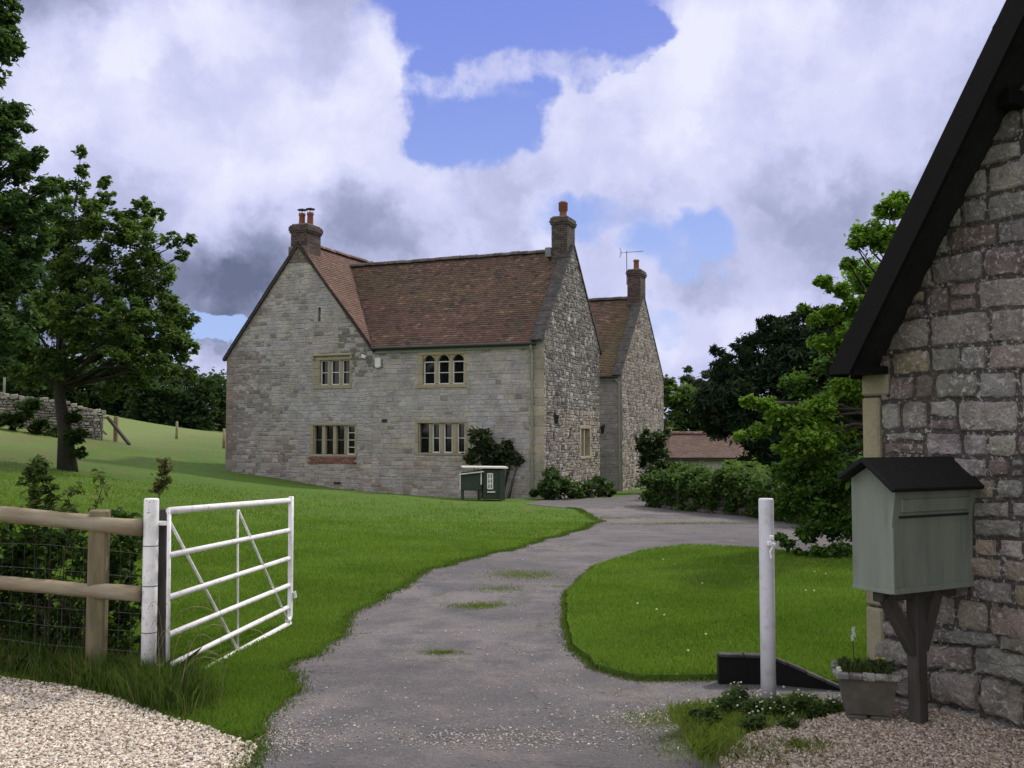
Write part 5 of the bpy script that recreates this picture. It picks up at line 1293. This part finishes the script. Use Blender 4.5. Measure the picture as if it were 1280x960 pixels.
# ------------------------------------------------------------------ far left: dry stone wall, small gate, posts
A_ = at(-90, 536, 34); B_ = at(127, 553, 36.5); d = B_ - A_; d.z = 0; L = d.length; d.normalize(); n_ = Vector((d.y, -d.x, 0)); n_ = n_ if n_.y < 0 else -n_
O_ = Vector((A_.x, A_.y, 0)); za = ht(A_.x, A_.y); zb = ht(B_.x, B_.y)
dw = empty('stone_wall', (B_.x, B_.y, zb), 'rough dry stone wall beyond the left tree, ending at a small gateway', 'wall')
mb = MB(); hw = 1.0; zt = [ht(*(O_ + d * (L * k / 8)).xy) for k in range(9)]
for k in range(8):
    u0, u1 = L * k / 8, L * (k + 1) / 8; ra, rb = random.Random(k).uniform(-.06, .1), random.Random(k + 1).uniform(-.06, .1)
    cl_ = [(u0, zt[k] - .3), (u1, zt[k + 1] - .3), (u1, zt[k + 1] + hw + rb), (u0, zt[k] + hw + ra)]
    for nn, off in ((n_, 0), (-n_, .45)):
        UU = d if off == 0 else -d; OO = O_ - n_ * off
        cc_ = cl_ if off == 0 else [(-x, y) for x, y in cl_][::-1]
        wall_back(mb, OO, UU, nn, cc_, [], (.05, .045, .04)); stones(mb, OO, UU, nn, cc_, [], (.07, .14), (.12, .32), .05, lambda u, v, r: jitc((.24, .225, .19), r, .35), 90 + k, .02, False, .2, .02, .02, .0)
    m_ = (u0 + u1) / 2; rn = random.Random(k); u = u0
    while u < u1:
        w_ = rn.uniform(.15, .35); f = (u - u0) / (u1 - u0); zz = (zt[k] + ra) * (1 - f) + (zt[k + 1] + rb) * f + hw
        mb.box(O_ + d * (u + w_ / 2) - n_ * .22 + Z * (zz + .04), d * (w_ / 2 - .01) + Z * rn.uniform(-.02, .02), n_ * rn.uniform(.2, .28), Z * rn.uniform(.05, .09), jitc((.26, .24, .2), rn, .3), .02); u += w_
mb.box(B_ - n_ * .22 + Z * 0 + Vector((0, 0, zb - B_.z + .5)), d * .04, n_ * .2, Z * .5, (.2, .19, .16), .01)
mb.build('stonework', M['dry_stone'], dw)
leaves(dw, 'ivy', pb_([(30, 516, 33.8, 13), (42, 508, 33.8, 10), (62, 545, 34.5, 12), (18, 530, 33.7, 10), (80, 540, 34.8, 8), (5, 525, 33.5, 9), (50, 535, 34, 12)]), 3500, .10, (.02, .04, .012), (.05, .085, .02), M['leaf'], 91)
sg = at(127, 531, 37.5); sgz = ht(sg.x, sg.y)
wg = empty('wooden_gate', (sg.x, sg.y, sgz), 'small weathered wooden gateway between two posts past the stone wall', 'gate')
s = 37.5 / F
for px, h_ in ((126, .85), (145, .95)):
    p = at(px, 530, 37.5); zz = ht(p.x, p.y); mb = MB(); mb.box(Vector((p.x, p.y, zz + h_ / 2 - .1)), Vector((.07, 0, 0)), Vector((0, .07, 0)), Z * (h_ / 2 + .1), None, .015); mb.build('post', M['wood'], wg)
pa, pb2 = at(122, 0, 37.5), at(146, 0, 37.5); zz = (ht(pa.x, pa.y) + ht(pb2.x, pb2.y)) / 2
mb = MB(); beam(mb, (pa.x, pa.y - .1, zz + .72), (pb2.x, pb2.y - .1, zz + .78), .05, .09); mb.build('rail', M['wood'], wg)
mb = MB(); beam(mb, (pa.x + .1, pa.y - .1, zz + .75), (pb2.x, pb2.y - .1, zz + .15), .05, .07); mb.build('brace', M['wood'], wg)
pe = at(173, 0, 37.0); mb = MB(); beam(mb, (pb2.x, pb2.y - .05, zz + .8), (pe.x, pe.y, ht(pe.x, pe.y) + .02), .1, .1); mb.build('strut', M['old_wood'], wg)
def field_post(px, py, d_, h_, label):
    p = at(px, py, d_); z_ = ht(p.x, p.y); mb = MB(); mb.tube([Vector((p.x, p.y, z_ - .15)), Vector((p.x + .02, p.y, z_ + h_))], [.07, .06], 8); o = mb.build('field_post', M['wood'], None, True, base=(p.x, p.y, z_)); tag(o, label, 'post', 'short posts in the pasture'); return o
field_post(220.5, 547, 50, .88, 'short wooden post standing alone in the pale pasture, midway to the house')
field_post(279.5, 553, 48, .95, 'short wooden post in the pasture right beside the left corner of the house')
p = at(5, 496, 50); z_ = ht(p.x, p.y); mb = MB(); mb.tube([Vector((p.x, p.y, z_ - .1)), Vector((p.x, p.y, 1.6 + (545 - 445) * 50 / F))], .06, 8)
o = mb.build('pole', M['downpipe'], None, True, base=(p.x, p.y, z_)); tag(o, 'pale slender pole in front of the dark wood at the far left edge', 'pole')

# ------------------------------------------------------------------ right foreground: kerb wall, trough, weeds
ka, kb, kc = at(899, 852, 6.55), at(962, 852, 6.5), at(1056, 864, 6.28)
kw = empty('retaining_wall', (ka.x, ka.y, 0), 'low black retaining wall sloping down at the front edge of the lawn island', 'wall')
mb = MB(); bk = Vector((0, .06, 0)); 
for (a, za_), (b_, zb_) in (((ka, .178), (kb, .178)), ((kb, .178), (kc, .03))):
    q_ = [Vector((a.x, a.y, -.05)), Vector((b_.x, b_.y, -.05)), Vector((b_.x, b_.y, zb_)), Vector((a.x, a.y, za_))]
    f_ = [mb.vert(v) for v in q_]; r_ = [mb.vert(v + bk) for v in q_]
    mb.f += [f_, r_[::-1], [f_[3], f_[2], r_[2], r_[3]], [f_[0], f_[3], r_[3], r_[0]], [f_[2], f_[1], r_[1], r_[2]]]
mb.build('board', M['tarred'], kw)
mb = MB(); rn = random.Random(4)
for (a, za_), (b_, zb_) in (((ka, .182), (kb, .182)), ((kb, .182), (kc, .034))):
    A2 = Vector((a.x, a.y + .03, za_)); B2 = Vector((b_.x, b_.y + .03, zb_)); n = max(2, int((B2 - A2).length / .11))
    for k in range(n): p = A2.lerp(B2, (k + .5) / n); dd = (B2 - A2) / n / 2; mb.box(p + Z * rn.uniform(.0, .008), dd * .94, Vector((0, .042, 0)), Z * .010, jitc((.8, .8, .8), rn, .2), .004)
mb.build('capping', M['lead_dark'], kw)
# raised bank of lawn behind the kerb
tb = Vector((1.975, 5.66, 0)); trough = empty('planter', (tb.x, tb.y, 0), 'tapered stone trough planter standing on bricks beside the timber post', 'planter')
TU = Vector((.97, -.22, 0)).normalized(); TS = Vector((.22, .97, 0)).normalized()
def frust(mb, c, u0, s0, z0, u1, s1, z1, col=None):
    i = [mb.vert(c + TU * a * u0 + TS * b2 * s0 + Z * z0, col) for a, b2 in ((-1, -1), (1, -1), (1, 1), (-1, 1))]; j = [mb.vert(c + TU * a * u1 + TS * b2 * s1 + Z * z1, col) for a, b2 in ((-1, -1), (1, -1), (1, 1), (-1, 1))]
    for k in range(4): k2 = (k + 1) % 4; mb.f.append([i[k], i[k2], j[k2], j[k]])
    mb.f.append(i[::-1]); mb.f.append(j)
mb = MB(); frust(mb, tb, .115, .10, .075, .15, .13, .27); mb.build('trough', M['concrete'], trough)
mb = MB(); rn = random.Random(3)
for sgn in (-1, 1):
    for k in range(5): mb.box(tb + TU * (-.17 + .068 * (k + .5)) + TS * .135 * sgn + Z * .288, TU * .0335, TS * .024, Z * (.016 + rn.uniform(0, .004)), jitc((.15, .145, .13), rn, .35), .006)
    for k in range(3): mb.box(tb + TU * .155 * sgn + TS * (-.11 + .073 * (k + .5)) + Z * .288, TU * .024, TS * .036, Z * (.016 + rn.uniform(0, .004)), jitc((.15, .145, .13), rn, .35), .006)
mb.build('rim', M['dry_stone'], trough)
mb = MB(); mb.box(tb + Z * .27, TU * .13, TS * .11, Z * .01); mb.build('soil', M['soil'], trough)
for sgn in (-1, 1): mb = MB(); mb.box(tb + TU * .06 * sgn + Z * .035 + TS * -.02, TU * .05, TS * .10, Z * .036, None, .006); mb.build('brick', M['concrete'], trough)
def blades(name, P, h, w_, c1, c2, seed, parent=None, lean=.5, kind='stuff', label=None, cat=None):
    rs = np.random.RandomState(seed); n = len(P); a = rs.rand(n) * 6.283; H = (h if np.ndim(h) else np.full(n, h)) * rs.uniform(.5, 1.3, n); Wd = (w_ if np.ndim(w_) else np.full(n, w_))
    s_ = np.stack([np.cos(a), np.sin(a), np.zeros(n)], 1); b = rs.rand(n) * 6.283; le = np.stack([np.cos(b), np.sin(b), np.zeros(n)], 1) * (lean * rs.uniform(.1, 1, n) * H)[:, None]
    up_ = np.array([0, 0, 1.]) * H[:, None]
    m1 = P + up_ * .6 + le * .35; tp_ = P + up_ * .92 + le
    V = np.stack([P - s_ * Wd[:, None] / 2, P + s_ * Wd[:, None] / 2, m1 + s_ * Wd[:, None] * .35, tp_, m1 - s_ * Wd[:, None] * .35], 1).reshape(-1, 3)
    pn = np.sin(P[:, 0] * 1.9 + 2 * np.sin(P[:, 1] * 1.1)) * np.sin(P[:, 1] * 2.3 + 1.5 * np.sin(P[:, 0] * .9)) + .6 * np.sin(P[:, 0] * 5.3 + 2 * np.sin(P[:, 1] * 4.1)) * np.sin(P[:, 1] * 6.1)
    t_ = np.clip(rs.rand(n, 1) * .8 + .1 + .16 * pn[:, None], 0, 1); c = np.array(c1) * (1 - t_) + np.array(c2) * t_
    dead = rs.rand(n, 1) < .06; c = np.where(dead, np.array([.20, .17, .08]), c)
    o = np_mesh(name, V, 5, M['grass_blade'], parent, c)
    if label: tag(o, label, cat)
    if kind: o['kind'] = kind
    return o
rs = np.random.RandomState(2)
P = np.array([list(tb + TU * rs.uniform(-.14, .14) + TS * rs.uniform(-.11, .11) + Z * .275) for _ in range(420)])
pl = empty('trough_plants', (tb.x, tb.y, .28), 'small plants with yellow blooms growing in the stone trough', 'plants')
o = blades('stem', P, .085, .004, (.04, .07, .02), (.09, .12, .04), 4, pl, .8, None)
leaves(pl, 'foliage', [(tb.x + TU.x * a, tb.y + TU.y * a, .31, .05) for a in (-.12, -.06, 0, .06, .12)], 700, .018, (.03, .055, .02), (.09, .12, .05), M['leaf'], 5)
def florets(parent, pts, col, size, seed):
    rs = np.random.RandomState(seed); V = []
    for p in pts:
        a0 = rs.rand() * 6.28; tl = rs.uniform(-.5, .5)
        for j in range(5):
            an = a0 + j * 1.2566; u_ = np.array([math.cos(an), -.35 + tl * math.sin(an), math.sin(an) * .8]); v_ = np.array([-math.sin(an), 0, math.cos(an) * .8])
            V += [p, p + (u_ * .6 + v_ * .35) * size, p + u_ * size, p + (u_ * .6 - v_ * .35) * size]
    return np_mesh('blossom', np.array(V), 4, M['flower'], parent, np.tile(np.array(col), (len(V) // 4, 1)))
florets(pl, [np.array(at(1096, 822, 5.62)), np.array(at(1104, 823, 5.64))], (.75, .5, .04), .010, 2)
florets(pl, [np.array(at(1048 + rs.uniform(-4, 4), 838 + rs.uniform(-4, 4), 5.6)) for _ in range(8)], (.75, .74, .7), .010, 3)
# tall pale flower spike behind the trough
fs = at(1067, 832, 5.75); sp_ = empty('flower_spike', (fs.x, fs.y, 0), 'single tall pale blue flower spike rising behind the stone trough', 'flower')
mb = MB(); mb.tube([Vector((fs.x, fs.y, 0)), Vector((fs.x + .002, fs.y, .3)), at(1066, 785, 5.75)], [.004, .003, .002], 5); mb.build('stem', M['coop'], sp_)
florets(sp_, [np.array(at(1066.5 + rs.uniform(-2, 2), 784 + k * 1.0, 5.74)) for k in range(17)], (.55, .58, .66), .009, 6)

# ------------------------------------------------------------------ brambles along the fence and tall grass round the posts
bb = []
rn = random.Random(17)
for px in range(-130, 172, 13):
    f = (px + 130) / 300; dd = 7.9 - f * .95
    for py in range(845, 655, -19):
        if rn.random() < .80: bb.append((px + rn.uniform(-8, 8), py, dd + rn.uniform(-.12, .3), rn.uniform(9, 18)))
for a in [(60, 640, 7.3, 14), (40, 600, 7.3, 9), (35, 665, 7.3, 20), (62, 690, 7.2, 22), (150, 650, 6.95, 14), (160, 670, 6.95, 14), (168, 690, 6.9, 10), (10, 660, 7.4, 12), (20, 690, 7.4, 16), (145, 700, 7.0, 16)]: bb.append(a)
br = empty('bramble_hedge', at(60, 850, 7.2).xy.to_3d(), 'tangled dark brambles and nettles growing through the rail fence', 'hedge')
BB = pb_(bb)
leaves(br, 'foliage', BB, 15000, .043, (.018, .040, .010), (.055, .095, .02), M['leaf'], 18, subs=8, sr=.4, elong=1.6, up=.3)
mb = MB()
for k in range(70):
    px = rn.uniform(-130, 172); f = (px + 130) / 300; dd = 7.9 - f * .95; p = at(px, 800, dd); s_ = Vector((p.x, p.y, -.02)); hgt = rn.uniform(.4, 1.05); e_ = s_ + Vector((rn.uniform(-.3, .3), rn.uniform(-.15, .1), hgt))
    mb.tube([s_, s_.lerp(e_, .5) + Vector((rn.uniform(-.05, .05), 0, .1)), e_], [.004, .003, .0015], 4)
mb.build('stem', M['bark'], br)
# saplings standing taller than the rail
def sapling(pxs_, d_, label, n, seed, size=.035, c1=(.05, .08, .02), c2=(.12, .15, .05)):
    base = at(pxs_[0][0], pxs_[0][1], d_); z_ = ht(base.x, base.y); t = empty('sapling', (base.x, base.y, z_), label, 'sapling')
    path = [Vector((base.x, base.y, z_ - .02))] + [at(a, b, d_) for a, b in pxs_[1:]]
    mb = MB(); mb.tube(path, [.006 - .0045 * k / (len(path) - 1) for k in range(len(path))], 5); mb.build('stem', M['bark'], t)
    tp_ = pb_([(a, b, d_, 7) for a, b in pxs_[2:]] + [((a + c) / 2, (b + e) / 2, d_, 6) for (a, b), (c, e) in zip(pxs_[2:], pxs_[3:])]); leaves(t, 'foliage', tp_, n, size, c1, c2, M['leaf'], seed, subs=8, sr=.45, elong=2.2, droop=.5, shell=.8)
sapling([(45, 840), (46, 700), (42, 640), (46, 612), (38, 590), (44, 575)], 7.2, 'leafy sapling with pale green leaves rising above the rail near the left edge', 330, 3)
sapling([(60, 840), (62, 700), (66, 640), (60, 610), (52, 585)], 7.1, 'dark leafed sapling close behind the rail, right of the pale sapling', 200, 4, c1=(.03, .05, .015), c2=(.07, .1, .03))
sapling([(196, 850), (198, 700), (199, 612), (203, 595), (207, 580), (204, 605)], 6.95, 'thin red tipped sapling poking up behind the round white gate post', 220, 5, .026, (.05, .07, .02), (.14, .12, .05))
sapling([(105, 840), (108, 700), (118, 640), (127, 612), (123, 590)], 7.0, 'wispy grass like sapling arching over the rail beside the squared post', 60, 6, .03)
sapling([(75, 840), (80, 700), (90, 640), (84, 618), (100, 610)], 6.9, 'short thin sapling between the left saplings and the squared fence post', 90, 7, .03)

def scat(n, x0, x1, y0, y1, seed, pw_=1.6):
    """scatter with density falling with distance from the camera"""
    rs = np.random.RandomState(seed); u = rs.rand(n); e_ = 1 - pw_
    Y = (y0 ** e_ + u * (y1 ** e_ - y0 ** e_)) ** (1 / e_) if abs(e_) > 1e-6 else y0 * (y1 / y0) ** u
    X = rs.uniform(x0, x1, n) * np.clip(Y / y1 * 1.25, .35, 1); return X, Y
dp = np.array(drive_o); ip = np.array(island_o); glp = np.array(gl_o); grp = np.array(gr_o)
X, Y = scat(1000000, -13.5, 9, 5.2, 27, 3, 2.0)
keep = (np.abs(X / Y) < .56) & (np.random.RandomState(1).rand(len(X)) < np.clip((27 - Y) / 12, 0, 1))
X = X[keep]; Y = Y[keep]
inI = inside(ip, X, Y); inD = inside(dp, X, Y) & ~inI; inG = inside(glp, X, Y) | inside(grp, X, Y)
nearcot = ((X - Q0.x) * QN.x + (Y - Q0.y) * QN.y) < 0
ncot = nearcot & (((X - Q0.x) * QU.x + (Y - Q0.y) * QU.y) > -.1)
hk = ((~inD & ~inG) | inI) & ~ncot
Xk, Yk, Ik = X[hk], Y[hk], inI[hk]; Zk = hts(Xk, Yk) + np.where(Ik, .048, 0)
nz = np.sin(Xk * 2.1 + 1.3 * np.sin(Yk * 1.7)) * np.sin(Yk * 1.3 + .8 * np.sin(Xk * 2.7))
hh = np.clip(.032 + .010 * nz, .015, .06) * np.where(Yk < 9, 1, 1 + (Yk - 9) * .03)
o = blades('grass', np.stack([Xk, Yk, Zk], 1), hh, .0042 * np.maximum(1, Yk / 6.5), (.075, .155, .016), (.215, .325, .05), 21, None, .7)
tag(o, 'short mown green grass covering the lawns', 'grass', kind='stuff')
# ragged edges
def edge_pts(poly, n, spread, seed, cond=None):
    rs = np.random.RandomState(seed); P = np.array(poly); k = rs.randint(0, len(P), n); t_ = rs.rand(n, 1); Q = P[k] * (1 - t_) + P[(k + 1) % len(P)] * t_ + rs.normal(size=(n, 2)) * spread
    if cond is not None: Q = Q[cond(Q[:, 0], Q[:, 1])]
    return Q
E1 = edge_pts(drive_o, 60000, .04, 5, lambda x, y: (x < 3) & (y < 26) & (y > 4.6) & (x < .45 * y - .3) & ~inside(ip, x, y))
E2 = edge_pts(island_o, 30000, .03, 6, lambda x, y: (y > 5) & ~((y < 6.7) & (x > 1.3)))
E3 = edge_pts(gl_o, 16000, .05, 7, lambda x, y: (y > 4.3) & (x < -1.15) & (x > -4.5) & (y < 7.5))
E = np.concatenate([E1, E2, E3]); zz = hts(E[:, 0], E[:, 1]) + .01
o = blades('edge_grass', np.stack([E[:, 0], E[:, 1], zz], 1), np.full(len(E), .034), .0042 * np.maximum(1, E[:, 1] / 7), (.05, .10, .014), (.12, .19, .03), 22, None, .9)
tag(o, 'longer ragged grass along the edges of the driveway and lawns', 'grass', kind='stuff')
# long grass at the fence foot and posts
rs = np.random.RandomState(8); L_ = []
for px0, px1, d_, n in ((-140, 260, 0, 14000),):
    px = rs.uniform(px0, px1, n); f = (px + 130) / 300; dd = 7.75 - f * 1.12 + rs.normal(0, .16, n); L_.append(np.stack([(px - 640) / F * dd, dd], 1))
for (px, d_, sx, n) in ((190, 6.5, .16, 2200), (215, 6.3, .2, 2600), (235, 6.1, .18, 1800), (120, 6.6, .2, 1200), (205, 6.0, .16, 1200)):
    L_.append(np.stack([(px - 640) / F * d_ + rs.normal(0, sx, n), d_ + rs.normal(0, .12, n)], 1))
L_ = np.concatenate(L_); L_ = L_[~inside(glp, L_[:, 0], L_[:, 1]) & (L_[:, 0] / L_[:, 1] < -.275 - .06 * rs.rand(len(L_)) ** .7)]; zz = hts(L_[:, 0], L_[:, 1])
o = blades('long_grass', np.stack([L_[:, 0], L_[:, 1], zz], 1), rs.uniform(.06, .24, len(L_)), .0042, (.03, .06, .012), (.10, .15, .03), 23, None, .85)
tag(o, 'long unmown grass round the fence foot and left gate post', 'grass', kind='stuff')
# seed heads: a few long pale arching stalks
mb = MB(); rn = random.Random(12)
for k in range(13):
    px = rn.uniform(190, 285); d_ = rn.uniform(5.7, 6.7); p = at(px, 800, d_); s_ = Vector((p.x, p.y, 0)); le = Vector((rn.uniform(-.1, .35), rn.uniform(-.1, .1), 0)); h_ = rn.uniform(.25, .6)
    pts_ = [s_ + Z * h_ * math.sin(q_ * 2.0) / .95 + le * q_ ** 1.8 * 1.1 for q_ in [j_ / 8 for j_ in range(9)]]; mb.tube(pts_, [.0012] * 5 + [.0014, .002, .0022, .001], 4, (.20, .18, .10))
mb.build('seed_stalks', M['dressed'], None); tag(bpy.data.objects['seed_stalks'], 'dry straw coloured grass stalks arching beside the gate', 'grass', kind='stuff')

# weeds on the right and in the middle of the drive
wx = []
rs = np.random.RandomState(10)
for (px, py, sx, sy, n) in ((600, 759, .16, .10, 1400), (655, 720, .22, .22, 1500), (625, 738, .16, .1, 500), (552, 818, .07, .04, 500), (700, 735, .1, .05, 100), (880, 925, .12, .10, 1500), (850, 895, .16, .06, 900), (905, 905, .2, .12, 2600), (950, 890, .22, .08, 2600), (1000, 890, .16, .07, 1600), (880, 940, .14, .14, 1500), (1000, 940, .07, .05, 500), (825, 905, .12, .06, 500), (950, 955, .2, .1, 500), (760, 648, .5, .12, 700), (860, 655, .9, .15, 1200), (700, 662, .3, .1, 300)):
    g_ = gnd(px, py); wx.append(np.stack([g_.x + rs.normal(0, sx, n), g_.y + rs.normal(0, sy, n)], 1))
wx = np.concatenate(wx); zz = hts(wx[:, 0], wx[:, 1]) + .012; hw_ = np.where((wx[:, 1] < 6.4) & (wx[:, 0] > .9), .05, .014)
o = blades('weeds', np.stack([wx[:, 0], wx[:, 1], zz], 1), hw_, .0045 * np.maximum(1, wx[:, 1] / 7), (.09, .13, .02), (.19, .25, .05), 24, None, .9)
tag(o, 'grassy weeds growing in the driveway and round the right post', 'weeds', kind='stuff')
wb_ = []
for px, py, r in ((905, 885, 14), (925, 880, 17), (950, 890, 18), (975, 888, 14), (1000, 884, 16), (1020, 890, 12), (890, 900, 12), (940, 905, 14), (985, 905, 12), (1040, 885, 9), (915, 868, 8), (870, 895, 8)):
    g_ = gnd(px, py + 10); wb_.append((g_.x, g_.y, g_.z + .05, r * g_.y / F))
wd_ = empty('wild_flowers', (1.6, 5.9, 0), 'low wild flower clump round the foot of the right gate post', 'plants')
leaves(wd_, 'foliage', wb_, 7000, .017, (.022, .045, .012), (.075, .11, .03), M['leaf'], 26, subs=10, sr=.4, squash=.7)
rs = np.random.RandomState(4); k = rs.choice(len(wb_), 46); B = np.array(wb_)[k]
florets(wd_, [b_[:3] + np.array([rs.normal(0, .05), rs.normal(0, .04), b_[3] * .7 + rs.uniform(0, .06)]) for b_ in B], (.62, .55, .60), .0075, 9)
# tuft in the lower lawn beside the trough and white clover dots on the island
cx_ = []
for k in range(11): g_ = gnd(rs.uniform(760, 1060), rs.uniform(700, 845)); cx_.append(np.array([g_.x, g_.y, g_.z + .09]))
o = florets(None, cx_, (.7, .68, .62), .012, 10); o.name = 'daisies'; tag(o, 'tiny white daisies dotted over the lawn island', 'flowers', kind='stuff')

# ------------------------------------------------------------------ loose stones
def chips(name, X, Y, r, cols, seed, zoff=0., flat=.55):
    rs = np.random.RandomState(seed); n = len(X); Zc = hts(X, Y) + zoff
    base = np.array([[1, 0, 0], [0, 1, 0], [-1, 0, 0], [0, -1, 0], [0, 0, 1], [0, 0, -1], [.7, .7, .6], [-.7, -.65, .6]], float)
    base = np.array([[1, -.5, -.5], [1, .6, -.5], [-.9, .7, -.5], [-.9, -.7, -.5], [.75, -.45, .6], [.7, .5, .75], [-.6, .5, .55], [-.7, -.5, .7]])
    V = base[None] * rs.uniform(.65, 1.25, (n, 8, 1)) + rs.normal(0, .16, (n, 8, 3)); rr_ = (r * rs.uniform(.5, 1.4, n))[:, None, None]
    V = V * rr_ * np.array([1, .8, flat]); a = rs.rand(n) * 6.283; tl = rs.normal(0, .35, n); c, s_ = np.cos(a)[:, None], np.sin(a)[:, None]
    x = V[:, :, 0] * np.cos(tl)[:, None] - V[:, :, 2] * np.sin(tl)[:, None]; z = V[:, :, 0] * np.sin(tl)[:, None] + V[:, :, 2] * np.cos(tl)[:, None]; y = V[:, :, 1]
    V = np.stack([x * c - y * s_ + X[:, None], x * s_ + y * c + Y[:, None], z + Zc[:, None] + (r * .25)], 2).reshape(-1, 3)
    fq = np.array([[0, 1, 2, 3], [4, 7, 6, 5], [0, 4, 5, 1], [1, 5, 6, 2], [2, 6, 7, 3], [3, 7, 4, 0]])[:, ::-1]
    Fq = (fq[None] + np.arange(n)[:, None, None] * 8).reshape(-1, 4)
    pal = np.array(cols); k = rs.randint(0, len(pal), n); cc_ = pal[k] * rs.uniform(.75, 1.2, (n, 1))
    return idx_mesh(name, V, Fq, M['stone_chip'], None, np.repeat(cc_, 8, 0), False)
rs = np.random.RandomState(6)
X = rs.uniform(-4.3, -.6, 60000); Y = rs.uniform(4.0, 7.3, 60000); k = inside(glp, X, Y) & (np.abs(X / Y) < .56)
o = chips('gravel_stones', X[k], Y[k], .0105, [(.55, .48, .38), (.62, .56, .47), (.48, .40, .31), (.66, .62, .55), (.36, .27, .2), (.55, .5, .44)], 7, .022); tag(o, 'loose pale limestone chippings in the lower left corner', 'gravel', kind='stuff')
X = rs.uniform(.9, 3.2, 50000); Y = rs.uniform(4.0, 6.3, 50000); k = inside(grp, X, Y) & (np.abs(X / Y) < .56)
o = chips('gravel_stones', X[k], Y[k], .0105, [(.34, .28, .21), (.42, .36, .29), (.26, .19, .14), (.46, .41, .35), (.18, .12, .085), (.28, .24, .2)], 8, .028); tag(o, 'loose brownish chippings against the cottage foot at lower right', 'gravel', kind='stuff')
Xs = []; 
for (px, py, sx, sy, n) in ((640, 925, .4, .12, 900), (560, 900, .6, .5, 140), (330, 930, .18, .16, 1100), (390, 900, .3, .3, 260), (640, 900, .9, .5, 260), (850, 900, .2, .15, 1200), (760, 895, .4, .2, 260), (720, 850, .3, .3, 160), (620, 700, 1, 2, 300), (820, 652, 1.8, .6, 1500), (790, 632, .8, .5, 900), (600, 800, .7, .8, 260), (1000, 875, .4, .1, 200)):
    g_ = gnd(px, py); Xs.append(np.stack([g_.x + rs.normal(0, sx, n), g_.y + rs.normal(0, sy, n)], 1))
Xs = np.concatenate(Xs); k = inside(dp, Xs[:, 0], Xs[:, 1]) & ~inside(ip, Xs[:, 0], Xs[:, 1]) & ~inside(glp, Xs[:, 0], Xs[:, 1]); Xs = Xs[k]
o = chips('scattered_stones', Xs[:, 0], Xs[:, 1], .0065 , [(.36, .33, .29), (.28, .25, .23), (.20, .18, .165), (.46, .43, .38)], 9, .012); tag(o, 'small loose stones scattered over the tarmac driveway', 'gravel', kind='stuff')

De = edge_pts(drive_o, 16000, .075, 15, lambda x, y: (x < 3) & (y < 26) & (y > 4.4) & (x < .45 * y - .3)); De2 = edge_pts(island_o, 9000, .05, 16, lambda x, y: (y > 5) & ~((y < 6.7) & (x > 1.3)) & ~inside(ip, x, y))
De = np.concatenate([De, De2]); o = chips('edge_dirt', De[:, 0], De[:, 1], .007, [(.09, .07, .05), (.13, .105, .075), (.06, .05, .035), (.20, .17, .13), (.08, .085, .04)], 19, .012, .4); tag(o, 'dry earth and dead bits along the driveway edges', 'soil', kind='stuff')
